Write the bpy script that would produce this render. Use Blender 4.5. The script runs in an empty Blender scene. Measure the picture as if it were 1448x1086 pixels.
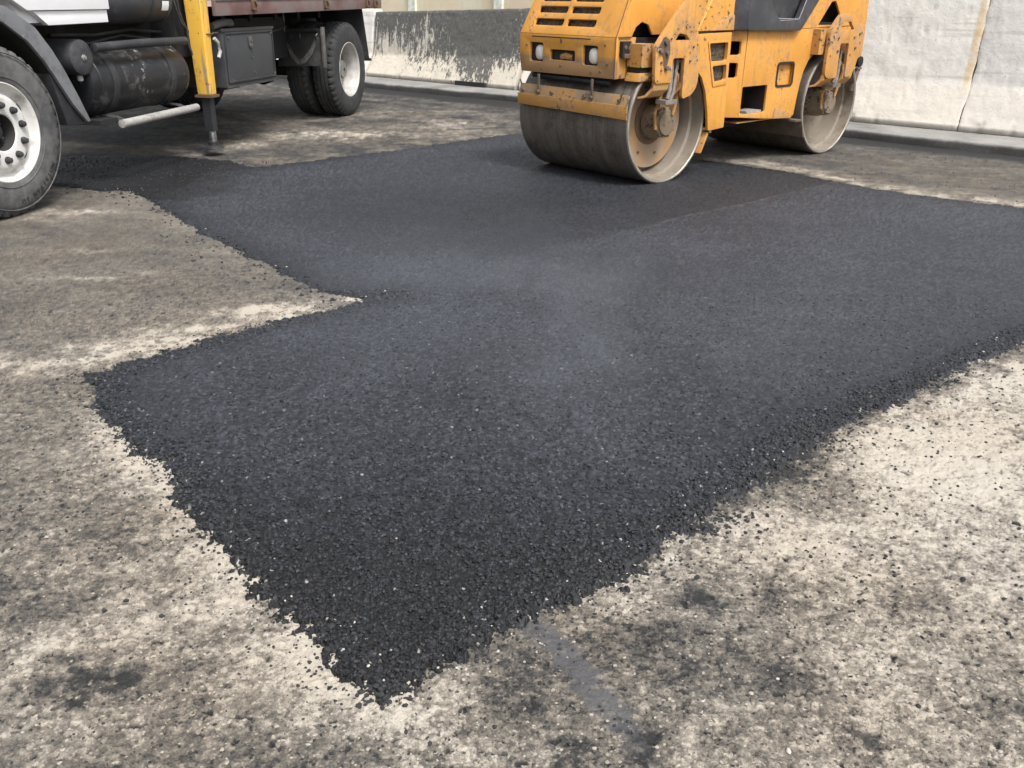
import bpy, bmesh, math, random
import numpy as np
from mathutils import Vector, Matrix
random.seed(7)
R = math.radians
scene = bpy.context.scene
C = scene.collection
PI = math.pi

# ------------------------------------------------------------------ noise (numpy)
def _hash(ix, iy, seed):
    h = (ix.astype(np.int64) * 374761393 + iy.astype(np.int64) * 668265263 + seed * 1442695041) & 0xffffffff
    h = ((h ^ (h >> 13)) * 1274126177) & 0xffffffff
    h = ((h ^ (h >> 16)) * 2246822519) & 0xffffffff
    return ((h ^ (h >> 15)) & 0xffffff).astype(np.float32) / np.float32(0xffffff)

def perlin(x, y, seed=0):
    x = np.asarray(x, np.float32); y = np.asarray(y, np.float32)
    x0 = np.floor(x); y0 = np.floor(y); fx = x - x0; fy = y - y0
    u = fx * fx * fx * (fx * (fx * 6 - 15) + 10); v = fy * fy * fy * (fy * (fy * 6 - 15) + 10)
    def g(dx, dy):
        a = _hash(x0 + dx, y0 + dy, seed) * np.float32(2 * PI)
        return np.cos(a) * (fx - dx) + np.sin(a) * (fy - dy)
    n0 = g(0, 0) * (1 - u) + g(1, 0) * u
    n1 = g(0, 1) * (1 - u) + g(1, 1) * u
    return (n0 * (1 - v) + n1 * v) * 1.5

def fbm(x, y, freq, octaves=4, seed=0, gain=.5):
    s = 0; a = 1.0; t = 0
    for o in range(octaves):
        s = s + a * perlin(x * freq, y * freq, seed + 17 * o); t += a
        a *= gain; freq *= 2.03
    return s / t

def worley(x, y, cell, seed=0):
    x = np.asarray(x, np.float32) / cell; y = np.asarray(y, np.float32) / cell
    x0 = np.floor(x); y0 = np.floor(y)
    f1 = np.full(x.shape, 9, np.float32); f2 = f1.copy(); idr = np.zeros_like(f1); id2 = np.zeros_like(f1)
    for dx in (-1, 0, 1):
        for dy in (-1, 0, 1):
            cx = x0 + dx; cy = y0 + dy
            px = cx + _hash(cx, cy, seed); py = cy + _hash(cx, cy, seed + 5)
            d = np.hypot(px - x, py - y); r = _hash(cx, cy, seed + 9); r2 = _hash(cx, cy, seed + 23)
            m = d < f1
            f2 = np.where(m, f1, np.minimum(f2, d))
            idr = np.where(m, r, idr); id2 = np.where(m, r2, id2); f1 = np.where(m, d, f1)
    return f1, f2, idr, id2

def sstep(a, b, x):
    t = np.clip((x - a) / (b - a), 0, 1); return t * t * (3 - 2 * t)

# ------------------------------------------------------------------ material helpers
class NT:
    def __init__(s, name):
        s.m = bpy.data.materials.new(name); s.m.use_nodes = True
        s.t = s.m.node_tree; s.n = s.t.nodes; s.b = s.n['Principled BSDF']
    def add(s, typ, **kw):
        n = s.n.new(typ)
        for k, v in kw.items(): setattr(n, k, v)
        return n
    def link(s, a, b): s.t.links.new(a, b)
    def val(s, sock, v):
        if hasattr(v, 'is_output') or hasattr(v, 'node'): s.link(v, sock)
        else: sock.default_value = v
    def coords(s, scale=(1, 1, 1), kind='Object'):
        tc = s.add('ShaderNodeTexCoord'); mp = s.add('ShaderNodeMapping')
        s.link(tc.outputs[kind], mp.inputs[0]); mp.inputs['Scale'].default_value = scale
        return mp.outputs[0]
    def noise(s, scale, detail=4, rough=.55, vec=None, dist=0):
        n = s.add('ShaderNodeTexNoise'); n.inputs['Scale'].default_value = scale
        n.inputs['Detail'].default_value = detail; n.inputs['Roughness'].default_value = rough
        n.inputs['Distortion'].default_value = dist
        s.link(vec if vec is not None else s.coords(), n.inputs['Vector']); return n.outputs['Fac']
    def voro(s, scale, vec=None, out='Distance', feature='F1'):
        n = s.add('ShaderNodeTexVoronoi'); n.feature = feature; n.inputs['Scale'].default_value = scale
        s.link(vec if vec is not None else s.coords(), n.inputs['Vector']); return n.outputs[out]
    def ramp(s, fac, stops, const=False):
        r = s.add('ShaderNodeValToRGB'); e = r.color_ramp.elements
        if const: r.color_ramp.interpolation = 'CONSTANT'
        while len(e) < len(stops): e.new(.5)
        for i, (p, c) in enumerate(stops):
            e[i].position = p
            e[i].color = (c, c, c, 1) if isinstance(c, (int, float)) else (*c, 1)
        s.link(fac, r.inputs[0]); return r.outputs[0]
    def mix(s, fac, a, b, mode='MIX'):
        n = s.add('ShaderNodeMix', data_type='RGBA', blend_type=mode)
        s.val(n.inputs[0], fac)
        for sk, v in ((n.inputs[6], a), (n.inputs[7], b)):
            if isinstance(v, (tuple, list)): sk.default_value = (*v[:3], 1)
            else: s.link(v, sk)
        return n.outputs[2]
    def math(s, op, a, b=0, clamp=False):
        n = s.add('ShaderNodeMath', operation=op); n.use_clamp = clamp
        s.val(n.inputs[0], a); s.val(n.inputs[1], b); return n.outputs[0]
    def sep(s, vec):
        n = s.add('ShaderNodeSeparateXYZ'); s.link(vec, n.inputs[0]); return n.outputs
    def attr(s, name):
        n = s.add('ShaderNodeAttribute'); n.attribute_name = name; return n.outputs['Fac']
    def bump(s, h, strength=.3, dist=.01):
        n = s.add('ShaderNodeBump'); n.inputs['Strength'].default_value = strength; n.inputs['Distance'].default_value = dist
        s.link(h, n.inputs['Height']); s.link(n.outputs[0], s.b.inputs['Normal'])
    def out(s, color=None, rough=None, metal=None, spec=None, coat=None):
        for k, v in (('Base Color', color), ('Roughness', rough), ('Metallic', metal), ('Specular IOR Level', spec), ('Coat Weight', coat)):
            if v is None: continue
            if isinstance(v, (tuple, list)): s.b.inputs[k].default_value = (*v[:3], 1)
            else: s.val(s.b.inputs[k], v)
        return s.m

def worn(name, base, dirt=(.16, .115, .075), dirt_lo=.5, dirt_hi=.72, chip=None, chip_th=.68, rough=.45, spots=26, vary=.12, metal=0., scratch=None, streak=.0, zband=None, band_col=None):
    """painted surface with dust film, chips and faded patches"""
    t = NT(name); v = t.coords()
    n1 = t.noise(3.0, 5, .6, v); n2 = t.noise(spots, 5, .7, v); n3 = t.noise(90, 3, .6, v)
    c = t.mix(t.ramp(n1, [(.3, 0.), (.7, 1.)]), tuple(x * (1 - vary) for x in base), tuple(min(1, x * (1 + vary)) for x in base))
    d = t.math('ADD', t.math('MULTIPLY', n1, .55), t.math('MULTIPLY', n2, .45))
    if zband is not None:
        z = t.sep(v)[2]
        wob = t.math('ADD', z, t.math('MULTIPLY', t.math('SUBTRACT', n2, .5), .05))
        bmask = t.ramp(t.math('ADD', t.math('MULTIPLY', t.math('SUBTRACT', zband, wob), 25), .5, True), [(0, 0.), (1, 1.)])
        c = t.mix(t.math('MULTIPLY', bmask, t.math('ADD', t.math('MULTIPLY', n3, .5), .55, True)), c, band_col or dirt)
    lo, hi = .5 + (dirt_lo - .5) * .8, .5 + (dirt_hi - .5) * .62
    c = t.mix(t.ramp(d, [(lo, 0.), (hi, .85)]), c, dirt)
    if streak:
        vk = t.coords((16, 16, 1.3)); nk = t.noise(1.0, 4, .6, vk, .15)
        c = t.mix(t.ramp(nk, [(.56, 0.), (.68, streak)]), c, tuple(x * .55 + y * .25 for x, y in zip(dirt, base)))
    if scratch:
        vs = t.coords((40, 40, 2.5)); ns = t.noise(1.0, 3, .6, vs)
        c = t.mix(t.ramp(ns, [(.58, 0.), (.62, .8)]), c, scratch)
    if chip:
        nl = t.noise(2.1, 2, .5, v)
        c = t.mix(t.ramp(t.math('ADD', n2, t.math('MULTIPLY', t.math('SUBTRACT', nl, .5), .55)), [(chip_th - .015, 0.), (chip_th + .005, 1.)]), c, chip)
    t.bump(n3, .12, .004)
    return t.out(c, t.ramp(d, [(.3, rough), (.8, min(.95, rough + .35))]), metal)

def flat(name, col, rough=.5, metal=0., vary=.25, scale=14, bump=.1):
    t = NT(name); v = t.coords(); n = t.noise(scale, 5, .6, v)
    c = t.mix(t.ramp(n, [(.3, 0.), (.7, 1.)]), tuple(x * (1 - vary) for x in col), tuple(min(1, x * (1 + vary)) for x in col))
    t.bump(t.noise(scale * 6, 3, .6, v), bump, .004)
    return t.out(c, t.ramp(n, [(.2, max(.05, rough - .1)), (.8, min(1, rough + .12))]), metal)

# ------------------------------------------------------------------ mesh helpers
def bmn(): return bmesh.new()
def box(bm, x0, x1, y0, y1, z0, z1):
    vs = [bm.verts.new(p) for p in ((x0, y0, z0), (x1, y0, z0), (x1, y1, z0), (x0, y1, z0), (x0, y0, z1), (x1, y0, z1), (x1, y1, z1), (x0, y1, z1))]
    for f in ((0, 3, 2, 1), (4, 5, 6, 7), (0, 1, 5, 4), (1, 2, 6, 5), (2, 3, 7, 6), (3, 0, 4, 7)): bm.faces.new([vs[i] for i in f])
    return bm
def hexa(bm, pts):
    vs = [bm.verts.new(p) for p in pts]
    for f in ((0, 3, 2, 1), (4, 5, 6, 7), (0, 1, 5, 4), (1, 2, 6, 5), (2, 3, 7, 6), (3, 0, 4, 7)): bm.faces.new([vs[i] for i in f])
    bmesh.ops.recalc_face_normals(bm, faces=bm.faces[:]); return bm
def plate(bm, outer, holes, a, b, axis='y', fn=None):
    """outline with holes in a plane, extruded from a to b along axis; fn(u,v,t) -> point overrides the axis"""
    def P(u, v, t):
        if fn: return fn(u, v, t)
        return (u, t, v) if axis == 'y' else (t, u, v) if axis == 'x' else (u, v, t)
    tmp = bmesh.new(); es = []
    for loop in [outer] + list(holes):
        vs = [tmp.verts.new(P(u, v, a)) for u, v in loop]
        for i in range(len(vs)): es.append(tmp.edges.new((vs[i], vs[(i + 1) % len(vs)])))
    bmesh.ops.triangle_fill(tmp, use_beauty=True, use_dissolve=False, edges=es)
    o = Vector(P(outer[0][0], outer[0][1], b)) - Vector(P(outer[0][0], outer[0][1], a))
    r = bmesh.ops.extrude_face_region(tmp, geom=tmp.faces[:])
    bmesh.ops.translate(tmp, vec=o, verts=[g for g in r['geom'] if isinstance(g, bmesh.types.BMVert)])
    bmesh.ops.recalc_face_normals(tmp, faces=tmp.faces[:])
    me = bpy.data.meshes.new('tmp'); tmp.to_mesh(me); tmp.free(); bm.from_mesh(me); bpy.data.meshes.remove(me)
    return bm
def rrect(u0, u1, v0, v1, r, n=4):
    out = []
    for cx, cy, a0 in ((u1 - r, v1 - r, 0), (u0 + r, v1 - r, 90), (u0 + r, v0 + r, 180), (u1 - r, v0 + r, 270)):
        for i in range(n + 1):
            a = R(a0 + 90 * i / n); out.append((cx + r * math.cos(a), cy + r * math.sin(a)))
    return out
def rounded(pts, r, n=4):
    out = []; N = len(pts)
    for i in range(N):
        p0, p1, p2 = Vector(pts[i - 1]), Vector(pts[i]), Vector(pts[(i + 1) % N])
        rr = min(r, (p0 - p1).length * .45, (p2 - p1).length * .45)
        a = p1 + (p0 - p1).normalized() * rr; b = p1 + (p2 - p1).normalized() * rr
        for k in range(n + 1):
            t = k / n; q = a * (1 - t) ** 2 + p1 * 2 * t * (1 - t) + b * t * t; out.append((q.x, q.y))
    return out
def tube(bm, path, r, seg=10, cap=True):
    path = [Vector(p) for p in path]; rings = []
    up = Vector((0, 0, 1))
    for i, p in enumerate(path):
        t = (path[min(i + 1, len(path) - 1)] - path[max(i - 1, 0)]).normalized()
        s = t.cross(up)
        if s.length < .05: s = t.cross(Vector((1, 0, 0)))
        s.normalize(); q = t.cross(s); rr = r[i] if isinstance(r, (list, tuple)) else r
        rings.append([bm.verts.new(p + (s * math.cos(2 * PI * k / seg) + q * math.sin(2 * PI * k / seg)) * rr) for k in range(seg)])
    for a, b in zip(rings, rings[1:]):
        for k in range(seg): bm.faces.new((a[k], a[(k + 1) % seg], b[(k + 1) % seg], b[k]))
    if cap: bm.faces.new(rings[0][::-1]); bm.faces.new(rings[-1])
    bmesh.ops.recalc_face_normals(bm, faces=bm.faces[:]); return bm
def cyl(bm, c, axis, r, l, seg=20, r2=None):
    ax = {'x': Vector((1, 0, 0)), 'y': Vector((0, 1, 0)), 'z': Vector((0, 0, 1))}[axis] if isinstance(axis, str) else Vector(axis).normalized()
    return tube(bm, [Vector(c), Vector(c) + ax * l], [r, r2 if r2 is not None else r], seg)
def lathe(bm, prof, c, axis='y', seg=64, closed=False):
    rings = []
    for r, t in prof:
        ring = []
        for k in range(seg):
            a = 2 * PI * k / seg; u, v = r * math.cos(a), r * math.sin(a)
            p = (c[0] + u, c[1] + t, c[2] + v) if axis == 'y' else (c[0] + t, c[1] + u, c[2] + v) if axis == 'x' else (c[0] + u, c[1] + v, c[2] + t)
            ring.append(bm.verts.new(p))
        rings.append(ring)
    if closed: rings.append(rings[0])
    for a, b in zip(rings, rings[1:]):
        for k in range(seg): bm.faces.new((a[k], a[(k + 1) % seg], b[(k + 1) % seg], b[k]))
    bmesh.ops.recalc_face_normals(bm, faces=bm.faces[:]); return bm
def hexnut(bm, c, axis, r, l): return cyl(bm, c, axis, r, l, 6)

def obj(name, bm, mat, parent=None, bevel=.004, smooth=35, segs=2):
    if bevel:
        es = [e for e in bm.edges if len(e.link_faces) == 2 and e.calc_face_angle(0) > R(28)]
        if es:
            try: bmesh.ops.bevel(bm, geom=es, offset=bevel, segments=segs, profile=.6, affect='EDGES', clamp_overlap=True)
            except Exception: pass
    me = bpy.data.meshes.new(name); bm.to_mesh(me); bm.free()
    me.materials.append(mat)
    me.polygons.foreach_set('use_smooth', [True] * len(me.polygons))
    if smooth: me.set_sharp_from_angle(angle=R(smooth))
    o = bpy.data.objects.new(name, me); C.objects.link(o)
    if parent: o.parent = parent
    return o
def empty(name, loc=(0, 0, 0), rz=0, parent=None):
    o = bpy.data.objects.new(name, None); C.objects.link(o); o.location = loc; o.rotation_euler = (0, 0, rz)
    o.empty_display_size = .2
    if parent: o.parent = parent
    return o
def tag(o, label=None, cat=None, group=None, kind=None):
    for k, v in (('label', label), ('category', cat), ('group', group), ('kind', kind)):
        if v: o[k] = v
    return o
def grid_mesh(name, X, Y, Z, mat, attrs=None, keep=None, smooth=True):
    ni, nj = X.shape
    idx = np.arange(ni * nj, dtype=np.int32).reshape(ni, nj)
    q = np.stack([idx[:-1, :-1], idx[:-1, 1:], idx[1:, 1:], idx[1:, :-1]], -1).reshape(-1, 4)
    co = np.stack([X, Y, Z], -1).reshape(-1, 3).astype(np.float32)
    at = {k: np.asarray(v, np.float32).reshape(-1) for k, v in (attrs or {}).items()}
    if keep is not None:
        k = keep.reshape(-1)
        q = q[k[q].any(1)]
        used = np.zeros(len(co), bool); used[q] = True
        remap = np.cumsum(used) - 1; q = remap[q].astype(np.int32); co = co[used]
        at = {a: v[used] for a, v in at.items()}
    me = bpy.data.meshes.new(name)
    me.vertices.add(len(co)); me.vertices.foreach_set('co', co.reshape(-1))
    me.loops.add(q.size); me.loops.foreach_set('vertex_index', q.reshape(-1))
    me.polygons.add(len(q)); me.polygons.foreach_set('loop_start', np.arange(0, q.size, 4, dtype=np.int32))
    me.update(calc_edges=True)
    me.polygons.foreach_set('use_smooth', np.full(len(q), smooth))
    for a, v in at.items():
        l = me.attributes.new(a, 'FLOAT', 'POINT'); l.data.foreach_set('value', v)
    me.materials.append(mat)
    o = bpy.data.objects.new(name, me); C.objects.link(o); return o

# ------------------------------------------------------------------ camera, light, world
cam = bpy.data.cameras.new('camera'); co = bpy.data.objects.new('camera', cam); C.objects.link(co)
PITCH, ROLL, CH = .41397, .0115, 1.3548
co.rotation_mode = 'XYZ'
fw = Vector((0, math.cos(PITCH), -math.sin(PITCH))); rt = Vector((1, 0, 0)); up = Vector((0, math.sin(PITCH), math.cos(PITCH)))
rt2 = rt * math.cos(ROLL) + up * math.sin(ROLL); up2 = -rt * math.sin(ROLL) + up * math.cos(ROLL)
mw = Matrix((rt2, up2, -fw)).transposed().to_4x4(); mw.translation = (0, 0, CH)
co.matrix_world = mw
cam.sensor_width = 36; cam.lens = 36 * 1248.83 / 1448; cam.clip_start = .05; cam.clip_end = 900
scene.camera = co

SUN_EL, SUN_AZ = R(56), R(146)     # azimuth clockwise from +Y: behind the camera, to its right
w = bpy.data.worlds.new('World'); scene.world = w; w.use_nodes = True
wn = w.node_tree.nodes; wl = w.node_tree.links
sky = wn.new('ShaderNodeTexSky'); sky.sky_type = 'NISHITA'; sky.sun_disc = False
sky.sun_elevation = SUN_EL; sky.sun_rotation = SUN_AZ; sky.air_density = 1.0; sky.dust_density = 5.0; sky.ozone_density = 1.0
hs = wn.new('ShaderNodeHueSaturation'); hs.inputs['Saturation'].default_value = .32
wl.new(sky.outputs[0], hs.inputs['Color']); wl.new(hs.outputs[0], wn['Background'].inputs['Color'])
wn['Background'].inputs['Strength'].default_value = .12
sd = bpy.data.lights.new('sun', 'SUN'); sd.energy = 1.5; sd.angle = R(14); sd.color = (1, .975, .945)
so = bpy.data.objects.new('sun', sd); C.objects.link(so)
sdir = Vector((math.sin(SUN_AZ) * math.cos(SUN_EL), math.cos(SUN_AZ) * math.cos(SUN_EL), math.sin(SUN_EL)))
so.rotation_euler = (-sdir).to_track_quat('-Z', 'Y').to_euler()
so.location = sdir * 30
scene.view_settings.view_transform = 'Standard'; scene.view_settings.look = 'None'
scene.view_settings.gamma = 1; scene.view_settings.use_curve_mapping = False
scene.view_settings.exposure = EXPOSURE = 1.0
scene.cycles.max_bounces = 6; scene.cycles.diffuse_bounces = 3; scene.cycles.glossy_bounces = 3

# ------------------------------------------------------------------ layout frames
TR_LOC, TR_ROT = (-3.211, 5.7199, 0), 1.3469        # truck: x runs back along its side, y into it
RO_LOC, RO_ROT = (1.1813, 7.0909, 0), .7288         # roller: x runs back, y across to its far side
BA_LOC, BA_ROT = (6.68485, 7.94085, 0), -.69973     # barrier line: x runs right along the kerb, y away from the road

# ------------------------------------------------------------------ GROUND
fine = np.arange(-R(39), R(39), .00125)
lo = np.linspace(-R(64), -R(39), 90, endpoint=False); hi = np.linspace(R(39), R(64), 90)
TH = np.concatenate([lo, fine, hi])
rr = [0.95]
while rr[-1] < 17:
    r = rr[-1]; rr.append(r + max(.00155 * r, 1.2 * r * r / 1262.))
RR = np.array(rr)
TT, RG = np.meshgrid(TH, RR)
GX = (RG * np.sin(TT)).astype(np.float32); GY = (RG * np.cos(TT)).astype(np.float32)
STEP = np.maximum(.00155 * RG, 1.2 * RG * RG / 1262.).astype(np.float32)

POLY = [(-4.6, 6.95), (-3.9, 6.85), (-3.44, 6.72), (-3.15, 6.6), (-2.85, 6.55), (-2.55, 6.21), (-2.12, 5.6), (-1.63, 5.01), (-1.22, 4.52), (-.98, 4.25), (-.72, 4.08), (-.6, 4.16), (-.84, 3.9), (-1.04, 3.75), (-1.23, 3.54), (-1.38, 3.37), (-1.51, 3.25), (-1.58, 3.09), (-1.45, 2.84), (-1.23, 2.55), (-1.09, 2.44), (-.97, 2.28), (-.86, 2.11), (-.73, 1.96), (-.62, 1.82), (-.55, 1.75), (-.46, 1.65), (-.4, 1.57), (-.35, 1.5), (-.27, 1.455), (-.2, 1.49), (-.13, 1.56), (-.03, 1.66), (.07, 1.72), (.19, 1.82), (.34, 1.96), (.47, 2.1), (.6, 2.26), (.73, 2.37), (.89, 2.55), (1.13, 2.77), (1.42, 3.01), (1.72, 3.22), (2.23, 3.62), (3.11, 4.26), (4.4, 5.2), (4.3, 5.85), (3.65, 6.31), (3.38, 6.46), (3.06, 6.69), (2.67, 7.1), (2.36, 7.61), (1.95, 8.0), (1.0, 8.85), (.05, 9.73), (-.3, 9.45), (-.56, 9.18), (-.88, 8.79), (-1.36, 8.33), (-1.8, 7.92), (-2.2, 7.58), (-2.53, 7.87), (-3.03, 8.06), (-3.77, 8.01), (-4.6, 7.9)]
def poly_sd(x, y, poly):
    d2 = np.full(x.shape, 1e9, np.float32); ins = np.zeros(x.shape, bool)
    n = len(poly)
    for i in range(n):
        ax, ay = poly[i]; bx, by = poly[(i + 1) % n]
        ex, ey = bx - ax, by - ay
        t = np.clip(((x - ax) * ex + (y - ay) * ey) / (ex * ex + ey * ey), 0, 1)
        d2 = np.minimum(d2, (x - ax - t * ex) ** 2 + (y - ay - t * ey) ** 2)
        if ay != by:
            c = ((ay > y) != (by > y)) & (x < (bx - ax) * (y - ay) / (by - ay) + ax); ins ^= c
    d = np.sqrt(d2); return np.where(ins, d, -d)
SD = poly_sd(GX, GY, POLY)
nearw = sstep(4.5, 2.0, RG)
SDN = SD + fbm(GX, GY, 5, 4, 3, .6) * .055 + fbm(GX, GY, 34, 3, 4, .65) * .028 * (1 + nearw) + np.clip(fbm(GX, GY, 15, 2, 90), 0, 1) * .05
for cx, cy, r, a in ((.55, 2.10, .09, .03), (.30, 1.88, .08, .03), (1.03, 2.64, .12, .03), (.80, 2.40, .10, .025), (1.45, 3.0, .16, .04), (-1.18, 2.5, .05, .05), (-.95, 2.2, .05, .05), (-.62, 1.79, .04, .04), (-.26, 1.44, .03, .04), (-1.62, 3.10, .05, .05)):
    SDN += a * np.exp(-(((GX - cx) ** 2 + (GY - cy) ** 2) / r ** 2)) * (1 + 1.2 * fbm(GX, GY, 30, 2, 91))

# roller-frame and kerb-frame coordinates of every ground point
def to_local(loc, rot):
    dx = GX - loc[0]; dy = GY - loc[1]; c, s = math.cos(rot), math.sin(rot)
    return dx * c + dy * s, -dx * s + dy * c
LX, LY = to_local(RO_LOC, RO_ROT)
KX, KY = to_local(BA_LOC, BA_ROT)

# --- road
BLOBS = [(1.45, 2.57, .31, .45, .55), (1.86, 3.16, .34, .35, .35), (.8, 2.13, .24, .18, .3), (.28, 1.77, .1, .11, .3), (-.17, 1.39, .12, .1, .4), (-.41, 1.63, .08, .15, .3), (1.09, 1.65, .15, .18, .15), (-1.04, 1.62, .1, .15, .3), (-.92, 1.32, .17, .09, .25), (-.79, 1.7, .13, .1, .25), (-1.0, 1.92, .18, .09, .2), (-1.86, 3.23, .17, .07, .35), (-1.66, 3.34, .20, .12, .55), (-1.49, 3.51, .2, .15, .6), (-2.1, 3.2, .3, .09, .3), (-1.35, 3.65, .15, .11, .5), (-1.07, 3.9, .2, .16, .6), (-.78, 4.15, .1, .09, .6), (-1.23, 3.89, .16, .08, .4), (-2.96, 5.86, .23, .12, .6), (-3.12, 5.6, .27, .1, .3), (-2.4, 4.9, .2, .04, .3), (-2.16, 4.36, .21, .05, .3), (-1.96, 4.49, .22, .04, .2), (-2.29, 9.54, .44, .41, .5), (-2.67, 8.79, .27, .35, .5), (-1.7, 9.58, .44, .51, .45), (-.81, 9.66, .6, .52, .3), (-.72, 10.52, .65, .49, .4), (-1.49, 11.45, .79, .43, .25), (-2.71, 10.65, .4, .31, .3), (-2.2, 11.03, .5, .27, .3), (2.95, 6.95, .57, .17, .7), (3.36, 6.66, .44, .21, .7), (2.45, 7.3, .35, .12, .4),
 (-.91, 1.47, .09, .07, -.7), (-1.1, 1.72, .1, .08, -.3), (-1.04, 2.28, .17, .16, -.15), (-.63, 1.62, .1, .1, -.25), (-1.12, 2.09, .23, .22, -.1), (-.65, 1.31, .08, .07, -.15), (-.63, 1.72, .08, .08, -.3), (.86, 2.28, .19, .21, -.4), (.92, 2.55, .14, .2, -.35), (.47, 1.77, .07, .04, -.5), (.63, 1.8, .11, .11, -.35), (.37, 1.62, .11, .07, -.3), (.66, 1.48, .06, .05, -.35), (.99, 1.78, .09, .06, -.3), (.26, 1.32, .06, .05, -.8), (.11, 1.27, .05, .03, -.7), (.56, 1.5, .09, .05, -.35), (.69, 1.33, .06, .05, -.5), (1.0, 1.41, .09, .08, -.35), (-.03, 1.41, .09, .08, -.25), (.06, 1.52, .08, .09, -.2), (1.13, 2.33, .17, .21, .2)]
D = np.full(GX.shape, .545, np.float32)
D -= .13 * sstep(2.8, 4.2, RG) * (GX < .8)             # the trafficked road beyond is browner
D -= .14 * sstep(6.5, 9, RG)
D += .17 * sstep(.2, .9, GX) * sstep(4.5, 3.5, RG)
wx = GX + fbm(GX, GY, 5, 4, 40, .65) * .16; wy = GY + fbm(GX, GY, 5, 4, 41, .65) * .16
brk = np.clip(.75 + 1.5 * fbm(GX, GY, 11, 4, 42, .65), 0, 1.7)
for bx, by, ax, ay, v in BLOBS:
    D += v * np.exp(-(((wx - bx) / ax) ** 2 + ((wy - by) / ay) ** 2)) * brk
edge_near = (SD < 0) * np.exp(-(SD / .11) ** 2) * sstep(3.0, 2.4, GY)
D += edge_near * np.where(GX < -.2, .5, .10)
SMUDGE = np.exp(-((SD + .03) / .075) ** 2) * (SD < .02) * (GX > .2) * sstep(.6, 1.2, GX + .4) * np.clip(.75 + 1.6 * fbm(GX, GY, 6, 4, 45, .65), 0, 1.5)
SMUDGE += .7 * np.exp(-((SD + .02) / .035) ** 2) * (SD < .02) * (GX > -.2) * np.clip(.4 + 1.8 * fbm(GX, GY, 9, 4, 46, .65), 0, 1.4)
D -= .42 * np.minimum(SMUDGE, 1.2)
calm = 1 - .55 * sstep(2.3, 3.2, RG) * (GX < 1.2) * (RG < 7)
D += (fbm(GX, GY, 2.2, 3, 50) * .30 + fbm(GX * .3, GY, 9, 4, 51) * .26 * sstep(2.5, 4, RG) + fbm(GX, GY, 13, 4, 52, .6) * .30) * calm
D += fbm(GX * .8, GY, 46, 4, 53, .8) * .50 * (.4 + .6 * calm) * np.clip(.016 / STEP, .12, 1)
D += fbm(KX * .35, KY * 2.2, 1.6, 4, 55, .6) * .30 * sstep(4.5, 7, RG)
D -= .75 * sstep(-1.35, -.75, KY) * sstep(-.2, -.9, KY)         # dark strip of fresh mix along the kerb
D = np.where((KX > -4.6) & (KY < -.7) & (SD < 0) & (GX > 1.5) & (GY > 5), np.minimum(D * .45 + .12, .34) - .25 * sstep(-1.2, -.8, KY) + .10 * sstep(2.6, 4.6, GX) + fbm(KX * .5, KY * 2, 5, 4, 47, .65) * .22 + fbm(KX, KY, 14, 3, 48, .7) * .16 + .52 * np.exp(-((SD + .16 + fbm(GX, GY, 1.5, 3, 49) * .12) / .19) ** 2) * np.clip(.6 + 1.4 * fbm(GX, GY, 6, 4, 44, .65), 0, 1.3), D)
qx = GX + fbm(GX, GY, 90, 2, 62) * .006; qy = GY + fbm(GX, GY, 90, 2, 63) * .006
w1, w2, wid, wid2 = worley(qx * .8, qy, .0085, 60)
u1, u2, uid, uid2 = worley(qx * .75, qy, .019, 64)
pit = sstep(.30, .52, fbm(GX * .75, GY, 36, 3, 61, .6)) * sstep(7, 3.5, RG)
crev = sstep(.10, .0, u2 - u1) * (uid > .35)
D -= pit * .5 + crev * .14 * sstep(4, 2, RG)  # occlusion in pits and crevices is also put into the colour
D += ((wid - .5) * .26 + (uid2 - .5) * .20) * np.clip(.014 / STEP, .1, 1)
SMEAR = [(.0, 1.735), (.05, 1.68), (.085, 1.64), (.13, 1.56), (.17, 1.49), (.222, 1.40), (.245, 1.33), (.25, 1.27)]
sm = np.full(GX.shape, 9., np.float32)
for (ax, ay), (bx, by) in zip(SMEAR, SMEAR[1:]):
    ex, ey = bx - ax, by - ay
    t = np.clip(((wx - ax) * ex + (wy - ay) * ey) / (ex * ex + ey * ey), 0, 1)
    sm = np.minimum(sm, np.hypot(GX + (wx - GX) * .25 - ax - t * ex, GY + (wy - GY) * .25 - ay - t * ey))
SMK = sstep(.040, .026, sm + fbm(GX, GY, 22, 5, 70, .7) * .036) * np.clip(.85 + fbm(GX, GY, 26, 4, 71, .7) * .9 - .55 * sstep(1.42, 1.30, GY), 0, 1)
relief = 1 - .55 * SMK
ZR = fbm(GX, GY, .8, 3, 1) * .006 + fbm(GX, GY, 9, 3, 2) * .0045
hf = np.clip(.02 / (STEP * 2.2), .25, 1)
ZR += (fbm(GX * .7, GY, 40, 5, 5, .7) * .0060 * hf - pit * .006 - crev * .002 + (wid - .5) * .0016 * hf + (uid - .5) * .0046 * hf) * relief
DENT = sstep(.03, .09, SDN)
ZRoad = ZR - DENT * .05
road = NT('old_road')
va = road.coords()
dust = road.math('ADD', road.attr('dust'), road.math('ADD', road.math('MULTIPLY', road.math('SUBTRACT', road.noise(330, 3, .75, va), .5), .75), road.math('MULTIPLY', road.math('SUBTRACT', road.noise(130, 3, .7, va), .5), .40)))
col = road.ramp(dust, [(.0, (.026, .026, .026)), (.22, (.056, .0545, .052)), (.45, (.120, .108, .092)), (.68, (.205, .184, .155)), (1.0, (.408, .374, .318))])
col = road.mix(road.math('MULTIPLY', road.attr('smear'), .86), col, road.mix(road.noise(60, 4, .7, va), (.045, .047, .053), (.115, .118, .128)))
tint = road.noise(1.7, 3, .5, va)
col = road.mix(road.math('MULTIPLY', road.ramp(tint, [(.4, 0.), (.7, 1.)]), .3), col, (.40, .34, .28), 'OVERLAY')
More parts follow.
